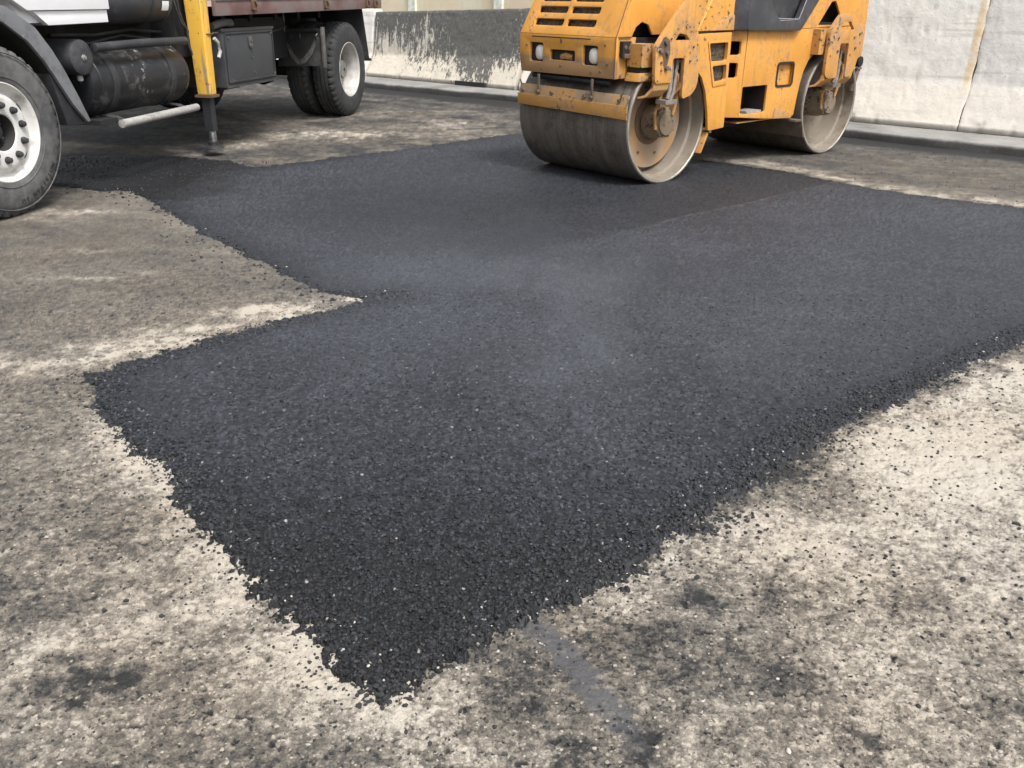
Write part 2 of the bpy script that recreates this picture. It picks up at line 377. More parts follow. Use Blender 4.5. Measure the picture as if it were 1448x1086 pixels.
road.bump(road.noise(380, 3, .75, va), .6, .004)
M_road = road.out(col, road.ramp(dust, [(0, .78), (.4, .9), (1, .95)]), spec=.25)
o = grid_mesh('road', GX, GY, ZRoad, M_road, dict(dust=D, smear=SMK), keep=(SDN < .14) & (KY < .5))
tag(o, 'worn dusty concrete and asphalt road surface around the fresh patch', 'road', kind='structure')

# --- the wider ground out to the horizon
gm = flat('dusty_ground', (.2, .175, .15), .9, scale=2)
bm = bmn()
n = 24; S = 420.
xs = [-S, -120, -40, -18, -8, 0, 8, 18, 40, 120, S]
vv = [[bm.verts.new((x, y, -.045)) for x in xs] for y in xs]
for j in range(len(xs) - 1):
    for i in range(len(xs) - 1): bm.faces.new((vv[j][i], vv[j][i + 1], vv[j + 1][i + 1], vv[j + 1][i]))
tag(obj('ground', bm, gm, bevel=0), 'dusty ground reaching away under the whole site', 'ground', kind='structure')

# --- fresh asphalt
pm = SDN > -.035
edgeloose = np.clip(np.exp(-(np.maximum(SD, 0) / .16) ** 2) + .75 * np.exp(-(((GX + .22) / .55) ** 2 + ((GY - 1.6) / .5) ** 2)), 0, 1)
tipz = np.exp(-(((GX + .22) / .75) ** 2 + ((GY - 1.6) / .75) ** 2))
edgeloose = np.maximum(edgeloose, .9 * (GX < -2.5) * (GY > 6.6) * sstep(-.1, .4, SD + .3))
lineside = LY + .88 + fbm(GX, GY, 1.5, 2, 80) * .05
rolled = (.55 * sstep(-.16, .16, lineside) + .45 * sstep(-.02, .02, lineside)) * sstep(-3.4, -1.6, LX) * sstep(4.6, 5.2, GY)
fresh_near = sstep(4.5, 2.2, RG)
loose = np.clip(.30 + .55 * edgeloose + .22 * fresh_near + fbm(GX, GY, 1.3, 3, 81) * .28, .1, 1) * (1 - .75 * rolled)
s1, s2, sid, sid2 = worley(GX + fbm(GX, GY, 60, 2, 84) * .004, GY, .0125, 82)
t1, t2, tid, tid2 = worley(GX, GY + .37, .0068, 83)
st = np.clip(1 - (s1 * 1.35) ** 2, 0, 1) * (.35 + sid); st2 = np.clip(1 - (t1 * 1.4) ** 2, 0, 1) * (.4 + tid)
hfa = np.clip(.0125 / (STEP * 1.6), .30, 1)
ZA = .010 + fbm(GX, GY, .8, 3, 1) * .006 + fbm(GX, GY, 3.2, 3, 85) * .005 * (1 - .6 * rolled)
ZA += (st * .0066 + st2 * .0026 + fbm(GX, GY, 30, 3, 86) * .005) * loose * hfa
ZA += .0015 * np.exp(-((lineside) / .02) ** 2) * sstep(-1.9, -.9, LX) * sstep(2.0, .9, LX) * sstep(4.8, 5.4, GY)
ZA -= .024 * sstep(.02, -.035, SDN)
grit = (tid2 > np.where(SD < .10, .988, .9990)) * nearw * (.3 + .6 * sid)
film = fbm(GX, GY, .9, 4, 87) * .5 + fbm(GX * .5, GY, 5, 3, 88) * .25
tone = .50 + (sid - .5) * .5 * hfa + (tid2 - .5) * .34 + film * .28 - .20 * edgeloose - .30 * tipz - .10 * nearw - .22 * rolled * sstep(2.2, -.3, LY - .2) - .34 * sstep(-2.0, -2.6, GX + fbm(GX, GY, 3, 3, 93) * .25) * (GY > 6.2)
scuff = np.exp(-((lineside) / .012) ** 2) * sstep(-1.9, -.9, LX) * sstep(2.0, .9, LX) * np.clip(.5 + fbm(GX, GY, 9, 3, 89), 0, 1)
asp = NT('fresh_asphalt'); va = asp.coords()
tn = asp.math('ADD', asp.attr('tone'), asp.math('ADD', asp.math('MULTIPLY', asp.math('SUBTRACT', asp.noise(380, 2, .6, va), .5), .25), asp.math('MULTIPLY', asp.math('SUBTRACT', asp.noise(125, 3, .7, va), .5), .75)))
ac = asp.ramp(tn, [(.0, (.006, .0064, .0074)), (.45, (.0235, .0258, .0318)), (.8, (.057, .062, .0745)), (1., (.112, .118, .134))])
ac = asp.mix(asp.attr('grit'), ac, (.46, .44, .40))
asp.bump(asp.noise(300, 2, .6, va), .3, .0025)
M_asp = asp.out(ac, asp.ramp(asp.attr('gloss'), [(0, .50), (1, .80)]), spec=.4)
o = grid_mesh('asphalt_patch', GX, GY, ZA, M_asp, dict(tone=tone, grit=np.clip(grit + .08 * scuff, 0, 1), gloss=np.clip(tid * .6 + sid2 * .5, 0, 1)), keep=pm & (RG < 12))
tag(o, 'fresh black asphalt patch with ragged edges laid into the pale road', 'asphalt', kind='structure')

# ground height under any spot, for loose stones
def ground_z(x, y):
    r = math.hypot(x, y); th = math.atan2(x, y)
    i = min(max(int(np.searchsorted(RR, r)), 0), len(RR) - 1); j = min(max(int(np.searchsorted(TH, th)), 0), len(TH) - 1)
    return max(ZRoad[i, j], ZA[i, j] if pm[i, j] else -1), SD[i, j]

# --- loose stones
ICO = bmesh.new(); bmesh.ops.create_icosphere(ICO, subdivisions=1, radius=1)
IV = np.array([v.co[:] for v in ICO.verts]); IF = np.array([[v.index for v in f.verts] for f in ICO.faces]); ICO.free()
rng = np.random.default_rng(5)
def stone_verts(size):
    pass
    v = IV * (1 + rng.uniform(-.28, .28, (len(IV), 1)))
    v = v * np.array([1, rng.uniform(.65, .95), rng.uniform(.45, .75)])
    a = rng.uniform(0, 2 * PI); c, s = math.cos(a), math.sin(a)
    tilt = rng.uniform(-.35, .35); ct, stl = math.cos(tilt), math.sin(tilt)
    m = np.array([[c, -s, 0], [s, c, 0], [0, 0, 1]]) @ np.array([[1, 0, 0], [0, ct, -stl], [0, stl, ct]])
    return (v @ m.T) * size
def stones(name, spots, mat):
    vs = []; fs = []; n = 0
    for x, y, s in spots:
        z, _ = ground_z(x, y); v = stone_verts(s) + np.array([x, y, z + s * .22]); vs.append(v); fs.append(IF + n); n += len(v)
    me = bpy.data.meshes.new(name); me.from_pydata(np.concatenate(vs).tolist(), [], np.concatenate(fs).tolist()); me.update()
    me.materials.append(mat); o = bpy.data.objects.new(name, me); C.objects.link(o); return o
def aggregate(n):
    vs = []; tn = []; gl = []; cnt = 0
    while cnt < n:
        x = rng.uniform(-1.6, 2.4); y = rng.uniform(1.4, 4.2)
        dens = max(.9 * math.exp(-((x + .2) ** 2 / .8 + (y - 1.55) ** 2 / 1.1)), .10 if y < 3.2 else .04)
        z, d = ground_z(x, y)
        if d < -.02: continue
        if d < .10: dens = max(dens, .75 if y < 3.2 else .45)
        if rng.random() > dens: continue
        s = rng.uniform(.0032, .0068) * (1.45 if rng.random() < .05 else 1) * (.8 if d < 0 else 1)
        vs.append(stone_verts(s) + np.array([x, y, z + s * .10])); i = min(int(np.searchsorted(RR, math.hypot(x, y))), len(RR) - 1); j = min(int(np.searchsorted(TH, math.atan2(x, y))), len(TH) - 1)
        tn.append(min(max(float(tone[i, j]) * .5 + .22 + rng.normal(0, .2) - .12 * float(tipz[i, j]), .0), 1.)); gl.append(rng.random()); cnt += 1
    V = np.concatenate(vs); F = np.concatenate([IF + 12 * i for i in range(n)])
    me = bpy.data.meshes.new('asphalt_aggregate'); me.from_pydata(V.tolist(), [], F.tolist()); me.update()
    for k, a in (('tone', tn), ('gloss', gl)):
        l = me.attributes.new(k, 'FLOAT', 'POINT'); l.data.foreach_set('value', np.repeat(np.array(a, np.float32), 12))
    me.materials.append(M_asp); o = bpy.data.objects.new('asphalt_aggregate', me); C.objects.link(o); return o
tag(aggregate(17000), 'coarse black bitumen-coated stones standing out of the fresh asphalt surface', 'gravel', kind='stuff')
M_crumb = flat('asphalt_crumb', (.024, .0245, .026), .85, scale=120, vary=.5)
M_grit = flat('pale_grit', (.40, .38, .34), .8, scale=150, vary=.3)
pal = flat('pale_pebble', (.47, .445, .40), .8, scale=90, vary=.2)
NP = len(POLY)
def edge_pts(n, i0, i1, spread, smin, smax, outward=True):
    out = []
    seg = [(POLY[i], POLY[i + 1]) for i in range(i0, i1)]
    L = np.array([math.dist(a, b) for a, b in seg]); pr = L / L.sum()
    for _ in range(n):
        a, b = seg[rng.choice(len(seg), p=pr)]; t = rng.random()
        x = a[0] + (b[0] - a[0]) * t; y = a[1] + (b[1] - a[1]) * t
        nx, ny = -(b[1] - a[1]), b[0] - a[0]; l = math.hypot(nx, ny)
        d = -abs(rng.normal()) * spread if outward else rng.normal() * spread
        out.append((x + nx / l * d, y + ny / l * d, rng.uniform(smin, smax) * (1 if rng.random() < .93 else 1.6)))
    return out
crumbs = edge_pts(2400, 11, 44, .035, .0022, .0062, False) + edge_pts(700, 11, 44, .10, .002, .005) + edge_pts(420, 30, 44, .30, .0025, .006) + edge_pts(200, 18, 30, .28, .0025, .0055) + edge_pts(420, 0, 11, .10, .005, .011, False) + [(rng.uniform(2.2, 5.0), rng.uniform(6.4, 9.0), rng.uniform(.003, .008)) for _ in range(350)] + [(rng.uniform(-3.9, -2.0), rng.uniform(6.7, 7.9), rng.uniform(.005, .010)) for _ in range(350)]
crumbs += [(rng.uniform(.6, 2.0), rng.uniform(1.5, 3.0), rng.uniform(.003, .007)) for _ in range(420)]
crumbs += [(rng.uniform(-1.3, .9), rng.uniform(1.2, 2.0), rng.uniform(.0022, .005)) for _ in range(330)]
for cx, cy, cr, cn in ((.55, 2.10, .05, 90), (.30, 1.88, .04, 80), (1.03, 2.64, .07, 70), (.62, 2.16, .03, 40), (.86, 2.45, .06, 60), (-1.62, 3.1, .05, 50), (-.27, 1.44, .04, 80)):
    crumbs += [(cx + rng.normal() * cr, cy + rng.normal() * cr * .5, rng.uniform(.003, .008)) for _ in range(cn)]
crumbs = [c for c in crumbs if ground_z(c[0], c[1])[1] < .06 or c[1] > 6.5]
tag(stones('asphalt_crumbs', crumbs, M_crumb), 'loose black asphalt crumbs strewn along the patch edges', 'gravel', kind='stuff')
grits = edge_pts(60, 25, 36, .05, .002, .0045, False) + edge_pts(25, 36, 43, .08, .002, .0042, False) + edge_pts(18, 3, 18, .04, .003, .006, False)
grits += [(rng.uniform(-1.3, 1.6), rng.uniform(1.2, 2.4), rng.uniform(.0016, .0034)) for _ in range(80)]
grits = [g for g in grits if ground_z(g[0], g[1])[1] < .09]
tag(stones('pale_grit', grits, M_grit), 'small pale stone chips scattered at the asphalt edge', 'gravel', kind='stuff')
def flakes(n):
    vs = []; tn = []; cnt = 0
    while cnt < n:
        r = 1.15 + 2.6 * rng.random() ** 1.4; th = rng.uniform(-.75, .75); x, y = r * math.sin(th), r * math.cos(th)
        z, d = ground_z(x, y)
        if d > -.03: continue
        i = min(int(np.searchsorted(RR, r)), len(RR) - 1); j = min(int(np.searchsorted(TH, th)), len(TH) - 1)
        if SMK[i, j] > .3 and rng.random() < .8: continue
        s = rng.uniform(.0018, .0052) * (1.5 if rng.random() < .06 else 1)
        v = stone_verts(s); v[:, 2] *= .5
        vs.append(v + np.array([x, y, z + s * .02])); tn.append(min(float(D[i, j]) + rng.normal(.0, .22), .95)); cnt += 1
    V = np.concatenate(vs); F = np.concatenate([IF + 12 * i for i in range(n)])
    me = bpy.data.meshes.new('road_chips'); me.from_pydata(V.tolist(), [], F.tolist()); me.update()
    l = me.attributes.new('dust', 'FLOAT', 'POINT'); l.data.foreach_set('value', np.repeat(np.array(tn, np.float32), 12))
    me.materials.append(M_road); o = bpy.data.objects.new('road_chips', me); C.objects.link(o); return o
tag(flakes(24000), 'small broken chips and grit lying flat on the worn road', 'gravel', kind='stuff')
def pebble(x, y, s, mat, name, label):
    o = stones(name, [(x, y, s)], mat); md = o.data
    z, _ = ground_z(x, y)
    o.data.transform(Matrix.Translation((-x, -y, -z))); o.location = (x, y, z)
    sub = o.modifiers.new('round', 'SUBSURF'); sub.levels = sub.render_levels = 2
    o.data.polygons.foreach_set('use_smooth', [True] * len(o.data.polygons))
    tag(o, label, 'stone')
pebble(.552, 1.302, .0095, pal, 'pebble', 'largest white pebble, on the bare road at the bottom edge of the photo')
pebble(.934, 1.508, .0065, pal, 'pebble', 'small round white pebble alone on grey road in the lower right')
pebble(.586, 1.504, .0068, pal, 'pebble', 'white pebble at the head of a dark stain on the lower right road')
pebble(.408, 1.432, .005, pal, 'pebble', 'tiny pale pebble beside a black crumb, right of the grey tar smear')
pebble(.859, 1.774, .0085, M_crumb, 'asphalt_lump', 'black asphalt lump alone on the tan road right of the patch tip')
pebble(1.435, 2.142, .0125, M_crumb, 'asphalt_lump', 'largest black asphalt lump, on the palest road at the right edge')
pebble(.859, 1.425, .0085, M_crumb, 'asphalt_lump', 'black asphalt lump left of the small round white pebble, lower right')
pebble(1.159, 1.871, .010, M_crumb, 'asphalt_lump', 'black asphalt lump in a grey stain below the palest road')
pebble(-.622, 2.084, .0085, flat('grey_pebble', (.26, .26, .25), .8), 'pebble', 'single grey pebble lying on the fresh asphalt near its left edge')

# ------------------------------------------------------------------ KERB
kx = np.linspace(-22, 9, 420)
ky = np.interp(kx, [-22, -11.3, -9.7, -8.3, -5.5, -3.5, -2.8, -1.8, 9], [-.66, -.665, -.61, -.52, -.56, -.617, -.68, -.668, -.66])
prof = [(0, -.06), (0.0, 0.0), (0.004, .045), (.008, .078), (.018, .088), (.04, .0905), (.2, .091), (.45, .091), (.9, .0915), (5.5, .092)]
PX = np.repeat(kx[:, None], len(prof), 1); PY = np.array([[p[0] for p in prof]] * len(kx)) + ky[:, None]; PZ = np.array([[p[1] for p in prof]] * len(kx))
wob = fbm(PX * 1., PZ * 3, 3, 4, 200); PY += wob * .02 * (np.arange(len(prof)) < 6); PZ += fbm(PX, PY, 6, 3, 201) * .006 * (PZ > .05)
kb = NT('kerb_concrete'); v = kb.coords(); n1 = kb.noise(2.2, 6, .65, v); n2 = kb.noise(30, 4, .65, v); zz = kb.sep(v)[2]
kc = kb.mix(kb.ramp(n1, [(.3, 0.), (.7, 1.)]), (.17, .166, .158), (.30, .292, .276))
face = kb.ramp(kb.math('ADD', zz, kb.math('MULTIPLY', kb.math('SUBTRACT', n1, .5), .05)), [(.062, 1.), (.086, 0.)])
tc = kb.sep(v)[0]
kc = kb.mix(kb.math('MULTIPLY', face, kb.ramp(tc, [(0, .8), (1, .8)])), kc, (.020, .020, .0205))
kc = kb.mix(kb.ramp(n2, [(.55, 0.), (.7, .5)]), kc, (.13, .125, .12))
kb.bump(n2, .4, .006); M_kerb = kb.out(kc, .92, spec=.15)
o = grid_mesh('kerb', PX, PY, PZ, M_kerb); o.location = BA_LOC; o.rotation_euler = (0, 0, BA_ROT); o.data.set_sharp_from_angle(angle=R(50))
tag(o, 'low grey concrete kerb with a flat top in front of the barriers', 'kerb', kind='structure')

# ------------------------------------------------------------------ BARRIERS
def conc(name, base_lo, base_hi, foot, dark=0., rust=None):
    t = NT(name); v = t.coords(); xyz = t.sep(v)
    n1 = t.noise(1.6, 6, .6, v); n2 = t.noise(24, 5, .65, v); n3 = t.noise(7, 5, .7, v, .6)
    c = t.mix(t.ramp(n1, [(.32, 0.), (.68, 1.)]), base_lo, base_hi)
    z = t.math('ADD', xyz[2], t.math('MULTIPLY', t.math('SUBTRACT', n3, .5), .04))
    c = t.mix(t.ramp(z, [(.425, .9), (.475, 0.)]), c, foot)
    c = t.mix(t.ramp(n3, [(.56, 0.), (.72, .28)]), c, (.42, .41, .38))
    c = t.mix(t.ramp(n2, [(.64, 0.), (.72, .7)]), c, (.20, .19, .175))
    vd = t.coords((7, 7, .7)); nd = t.noise(1., 5, .65, vd, .2)
    c = t.mix(t.ramp(nd, [(.56, 0.), (.72, .34)]), c, (.42, .39, .34))
    vh = t.coords((.8, 5, 16)); nh = t.noise(1., 4, .6, vh)
    c = t.mix(t.ramp(nh, [(.58, 0.), (.68, .4)]), c, (.42, .38, .32))
    n6 = t.noise(46, 3, .6, t.coords((1.6, 1, .7)))
    c = t.mix(t.ramp(n6, [(.66, 0.), (.70, .65)]), c, (.24, .225, .20))
    lip = t.ramp(xyz[2], [(.045, .6), (.07, 0.)]); c = t.mix(lip, c, (.20, .195, .175))
    if dark:
        vs = t.coords((10, 10, 1.1)); vs2 = t.coords((26, 26, 3.2))
        d1 = t.noise(1., 6, .68, vs, .5); d2 = t.noise(1., 5, .7, vs2, .3)
        n4 = t.noise(1.1, 4, .6, v)
        h = t.math('ADD', t.math('MULTIPLY', xyz[2], .62), t.math('ADD', t.math('MULTIPLY', d1, 1.05), t.math('MULTIPLY', d2, 1.15)))
        h = t.math('ADD', h, t.math('MULTIPLY', t.math('SUBTRACT', n4, .5), .7))
        h = t.math('ADD', h, t.math('MULTIPLY', t.ramp(t.math('MULTIPLY', xyz[0], .3), [(.50, 0.), (.64, 1.), (.78, 1.), (.90, 0.)]), .30))
        h = t.math('SUBTRACT', h, t.math('MULTIPLY', t.ramp(n2, [(.56, 0.), (.64, 1.)]), .22))
        c = t.mix(t.ramp(t.math('SUBTRACT', h, .80), [(.52, 0.), (.68, .93)]), c, t.mix(t.ramp(n2, [(.3, 0.), (.7, 1.)]), (.058, .058, .057), (.125, .123, .118)))
    if rust:
        x = t.math('ADD', xyz[0], t.math('MULTIPLY', t.math('SUBTRACT', n3, .5), .05))
        m = t.math('MULTIPLY', t.ramp(t.math('SUBTRACT', x, rust - .5), [(.43, 0.), (.455, 1.)]), t.ramp(xyz[2], [(.36, 0.), (.5, 1.)]))
        c = t.mix(t.math('MULTIPLY', m, t.ramp(n3, [(.35, .2), (.6, .95)])), c, (.66, .50, .30))
    t.bump(t.math('ADD', t.math('MULTIPLY', n2, .6), n3), .5, .012)
    return t.out(c, .9, spec=.3)
M_pale = conc('pale_concrete', (.62, .605, .565), (.77, .75, .70), (.62, .575, .505))
M_pale2 = conc('pale_concrete_rust', (.66, .64, .59), (.80, .775, .72), (.63, .585, .515), rust=3.03)
M_grey = conc('grey_concrete', (.60, .585, .55), (.74, .72, .68), (.60, .56, .50))
M_stain = conc('stained_concrete', (.48, .45, .39), (.60, .56, .48), (.60, .545, .45), dark=1)
def barrier(x0, x1, h0, h1, b0, b1, mat, label, seed):
    L = x1 - x0
    z_b = .092
    pr0 = [(.012, 0), (0, .012), (0, .055), (.006, .066)]
    def profile(h, b):
        p = list(pr0)
        for k in range(1, 15): p.append((.006 + .164 * k / 14, .066 + (b - z_b - .066) * k / 14))
        for k in range(1, 25): p.append((.17 + .09 * k / 24, b - z_b + (h - b - .02) * k / 24))
        p += [(.272, h - z_b), (.43, h - z_b)]
        for k in range(0, 9): p.append((.46 + .07 * k / 8, (h - z_b) - .03 - (h - b) * k / 8))
        p += [(.70, .066), (.71, 0)]
        return p
    xs = np.unique(np.concatenate([[0, .012], np.linspace(.012, L - .012, 150), [L - .012, L]]))
    P = np.array([profile(h0 + (h1 - h0) * x / L, b0 + (b1 - b0) * x / L) for x in xs])
    X = np.repeat(xs[:, None], P.shape[1], 1); Y = P[:, :, 0].copy(); Z = P[:, :, 1].copy()
    inset = np.where((X < .006) | (X > L - .006), .004, 0)
    nz = fbm(X + seed * 9, Z, 4, 5, 300 + seed, .6) * .012 + np.clip(fbm(X, Z, 16, 3, 310 + seed) - .25, 0, 1) * .03
    Y += nz + inset; Z += fbm(X, Y * 0 + seed, 5, 3, 320 + seed) * .008 * (Z > .8)
    chip = np.clip(fbm(X, X * 0 + seed * 3.3, 7, 3, 330 + seed) - .12, 0, 1) * .09 * (Z < .07)
    Y += chip * .6
    X = X + np.where(X > L - .02, fbm(Z, Z * 0, 4, 3, 340 + seed) * .02, 0) + np.where(X < .02, fbm(Z, Z * 0, 4, 3, 341 + seed) * .02, 0)
    o = grid_mesh('concrete_barrier', X, Y, Z, mat)
    # end caps
    bm = bmesh.new(); bm.from_mesh(o.data); bm.verts.ensure_lookup_table()
    nj = P.shape[1]; n = len(bm.verts)
    bm.faces.new([bm.verts[j] for j in range(nj)]); bm.faces.new([bm.verts[n - nj + j] for j in range(nj)][::-1])
    bm.to_mesh(o.data); bm.free()
    o.data.set_sharp_from_angle(angle=R(60))
    c, s = math.cos(BA_ROT), math.sin(BA_ROT)
    o.location = (BA_LOC[0] + c * x0, BA_LOC[1] + s * x0, z_b); o.rotation_euler = (0, 0, BA_ROT)
    tag(o, label, 'barrier', 'concrete barriers along the kerb')
    return o
barrier(-15.3, -12.05, 1.13, 1.13, .45, .45, M_pale, 'pale concrete barrier mostly hidden behind the truck tyre', 1)
barrier(-12.0, -8.76, 1.09, 1.195, .43, .53, M_stain, 'concrete barrier stained black with pale splashes between truck and roller', 2)
barrier(-8.68, -5.72, 1.235, 1.24, .53, .53, M_pale, 'pale barrier half hidden by the roller front, beside the black stained one', 3)
barrier(-5.69, -2.64, 1.5, 1.5, .535, .565, M_pale2, 'tall whitish concrete barrier right behind the roller with a rusty end joint', 4)
barrier(-2.632, .65, 1.5, 1.5, .565, .575, M_grey, 'tall grey concrete barrier at the right edge beyond the rusty joint', 5)
bm = bmn(); box(bm, 0, .61, -.028, .014, .0, .062)
o = obj('rubber_block', bm, flat('black_rubber', (.02, .02, .021), .7), bevel=.008)
o.location = (BA_LOC[0] + math.cos(BA_ROT) * -9.92, BA_LOC[1] + math.sin(BA_ROT) * -9.92, .0935); o.rotation_euler = (0, 0, BA_ROT)
c_, s_ = math.cos(BA_ROT), math.sin(BA_ROT); o.location.x += s_ * .018; o.location.y -= c_ * .018
tag(o, 'short black rubber strip lying along the foot of the stained barrier', 'rubber strip')
# boundary wall beyond
wt = NT('cream_wall'); v = wt.coords(); n1 = wt.noise(1.2, 6, .65, v); vs = wt.coords((5, 5, .4)); n2 = wt.noise(1, 4, .6, vs)
wc = wt.mix(wt.ramp(n1, [(.3, 0.), (.7, 1.)]), (.62, .52, .36), (.74, .66, .50)); wc = wt.mix(wt.ramp(n2, [(.56, 0.), (.66, .6)]), wc, (.66, .70, .58))
wt.bump(wt.noise(30, 4, .6, v), .3, .01)
M_cream = wt.out(wc, .9)
bw = empty('boundary_wall', (BA_LOC[0] - s_ * 1.9, BA_LOC[1] + c_ * 1.9, .085), BA_ROT)
bm = bmn(); box(bm, -24, 8, 0, .2, 0, 2.6); obj('wall_face', bm, M_cream, bw, bevel=.01)
bm = bmn()
for k in range(15): box(bm, -23.4 + k * 2.1, -23.22 + k * 2.1, -.05, -.002, 0, 2.5)
obj('pilasters', bm, flat('pale_render', (.66, .68, .60), .9), bw, bevel=.01)
bm = bmn(); box(bm, -24, 8, -.06, .26, 2.602, 2.7); obj('coping', bm, flat('coping_concrete', (.5, .49, .46), .9), bw, bevel=.01)
tag(bw, 'cream boundary wall showing in a strip above the barriers', 'wall')
#@@VEHICLES
# ------------------------------------------------------------------ VEHICLE MATERIALS
YEL = (.60, .278, .045)
M_yel = worn('yellow_paint', YEL, dirt=(.30, .19, .10), dirt_lo=.50, dirt_hi=.74, chip=(.06, .05, .045), chip_th=.69, rough=.42, streak=.45)
M_yelf = worn('yellow_front_paint', YEL, dirt=(.30, .19, .10), dirt_lo=.5, dirt_hi=.78, chip=(.05, .045, .04), chip_th=.70, rough=.45, streak=.4, zband=.935, band_col=(.20, .13, .075))
M_yeld = worn('yellow_dirty_paint', (.52, .25, .05), dirt=(.27, .19, .12), dirt_lo=.42, dirt_hi=.68, chip=(.06, .05, .045), chip_th=.655, rough=.6, vary=.2, streak=.6)
M_brk = worn('bracket_paint', (.56, .265, .05), dirt=(.27, .185, .11), dirt_lo=.45, dirt_hi=.70, chip=(.07, .055, .045), chip_th=.67, rough=.55, vary=.2, streak=.55)
M_scr = worn('scraper_steel', (.27, .19, .115), dirt=(.42, .21, .05), dirt_lo=.5, dirt_hi=.62, chip=(.07, .055, .045), chip_th=.63, rough=.7)
M_scrl = worn('scraper_blade_paint', (.44, .22, .055), dirt=(.22, .16, .10), dirt_lo=.47, dirt_hi=.66, chip=(.09, .07, .05), chip_th=.66, rough=.65)
M_dark = flat('dark_steel', (.018, .018, .019), .6, .2)
M_void = flat('vent_black', (.006, .006, .006), .8)
M_bolt = flat('bolt_steel', (.16, .15, .14), .5, .6)
M_bolt2 = flat('bright_bolt', (.38, .36, .33), .45, .4)
M_boltd = flat('dusty_bolt', (.13, .10, .075), .7, .2)
M_plastic = worn('black_plastic', (.035, .037, .042), dirt=(.085, .085, .088), dirt_lo=.50, dirt_hi=.78, rough=.38, vary=.2)
M_blackp = worn('black_truck_paint', (.026, .027, .030), dirt=(.085, .082, .078), dirt_lo=.50, dirt_hi=.80, chip=(.20, .19, .17), chip_th=.74, rough=.42, vary=.3)
M_tank = worn('tank_paint', (.012, .013, .015), dirt=(.12, .115, .11), dirt_lo=.54, dirt_hi=.72, chip=(.30, .29, .27), chip_th=.70, rough=.26, spots=18, vary=.3)
M_tbox = worn('toolbox_paint', (.040, .043, .047), dirt=(.075, .073, .07), dirt_lo=.50, dirt_hi=.85, chip=(.16, .155, .15), chip_th=.75, rough=.5)
M_under = flat('chassis_black', (.012, .012, .012), .75)
M_tyre = worn('tyre_rubber', (.062, .063, .066), dirt=(.14, .137, .132), dirt_lo=.40, dirt_hi=.70, rough=.8, spots=12, vary=.25)
M_tread = worn('dark_tyre_rubber', (.026, .027, .029), dirt=(.060, .059, .057), dirt_lo=.45, dirt_hi=.75, rough=.85, spots=14, vary=.25)
M_letter = flat('tyre_lettering', (.022, .022, .023), .7)
M_rim = worn('white_rim', (.60, .595, .575), dirt=(.27, .25, .225), dirt_lo=.48, dirt_hi=.76, chip=(.2, .17, .14), chip_th=.76, rough=.4, spots=12)
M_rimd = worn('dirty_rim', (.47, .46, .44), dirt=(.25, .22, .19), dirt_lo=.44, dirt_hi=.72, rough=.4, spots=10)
M_bore = worn('hub_bore_painted_shade', (.035, .034, .033), dirt=(.12, .11, .10), dirt_lo=.5, dirt_hi=.8, rough=.7)  # dark colour stands in for shade inside the hub hole, some dust over it
M_disc = worn('dusty_disc_painted_shade', (.16, .155, .145), dirt=(.30, .28, .25), dirt_lo=.46, dirt_hi=.75, rough=.7, spots=14)  # dusty, with a darker grey painted in for shade inside the deep rim
M_cab = worn('white_cab_paint', (.80, .81, .82), dirt=(.52, .46, .40), dirt_lo=.66, dirt_hi=.84, chip=(.42, .20, .10), chip_th=.745, rough=.28, spots=9, vary=.04)
M_post = worn('yellow_post_paint', (.72, .42, .055), dirt=(.28, .19, .09), dirt_lo=.54, dirt_hi=.78, chip=(.05, .045, .04), chip_th=.655, rough=.42, spots=20, scratch=(.22, .21, .20))
M_bed = worn('red_brown_bed', (.15, .085, .080), dirt=(.15, .14, .135), dirt_lo=.46, dirt_hi=.66, chip=(.55, .26, .14), chip_th=.70, rough=.65, spots=9, vary=.3)
M_pipe = worn('pale_pipe', (.34, .33, .31), dirt=(.16, .15, .14), dirt_lo=.45, dirt_hi=.7, rough=.6, spots=30)
M_chrome = flat('chrome_rod', (.62, .62, .62), .2, 1.)
M_rust = worn('rusty_steel', (.13, .075, .045), dirt=(.06, .045, .035), dirt_lo=.45, dirt_hi=.7, rough=.85)
M_fend = worn('grey_fender', (.16, .166, .176), dirt=(.07, .07, .072), dirt_lo=.5, dirt_hi=.75, chip=(.3, .29, .28), chip_th=.75, rough=.5, spots=16)
M_lens = flat('lamp_glass', (.72, .71, .68), .12, 0, vary=.12, bump=0)
M_mesh_t = NT('grille_mesh'); _v = M_mesh_t.coords((55, 55, 55)); _w = M_mesh_t.voro(1., _v, 'Distance')
M_mesh = M_mesh_t.out(M_mesh_t.ramp(_w, [(.30, (.006, .006, .006)), (.55, (.075, .060, .04))]), .7)
# drum shell: worn steel with streaks round the drum and asphalt dust
dt = NT('drum_steel'); v = dt.coords((1.2, 26, 1.2)); n1 = dt.noise(1.0, 5, .6, v); v0 = dt.coords(); n2 = dt.noise(5, 6, .7, v0); n3 = dt.noise(60, 3, .6, v0)
dc = dt.mix(dt.ramp(n1, [(.3, 0.), (.7, 1.)]), (.105, .089, .073), (.20, .174, .146)); dc = dt.mix(dt.ramp(n2, [(.48, 0.), (.62, .75)]), dc, (.073, .062, .051)); dc = dt.mix(dt.ramp(n3, [(.60, 0.), (.72, .6)]), dc, (.34, .31, .28))
dt.bump(n3, .15, .003); M_drum = dt.out(dc, dt.ramp(n2, [(.3, .42), (.7, .7)]), .35)
M_drin = worn('drum_inside', (.27, .235, .19), dirt=(.14, .105, .07), dirt_lo=.46, dirt_hi=.72, rough=.6, vary=.2, metal=.2, spots=10)
M_hub = worn('hub_grime', (.17, .125, .08), dirt=(.24, .20, .155), dirt_lo=.48, dirt_hi=.66, chip=(.05, .04, .033), chip_th=.60, rough=.75, streak=.4)
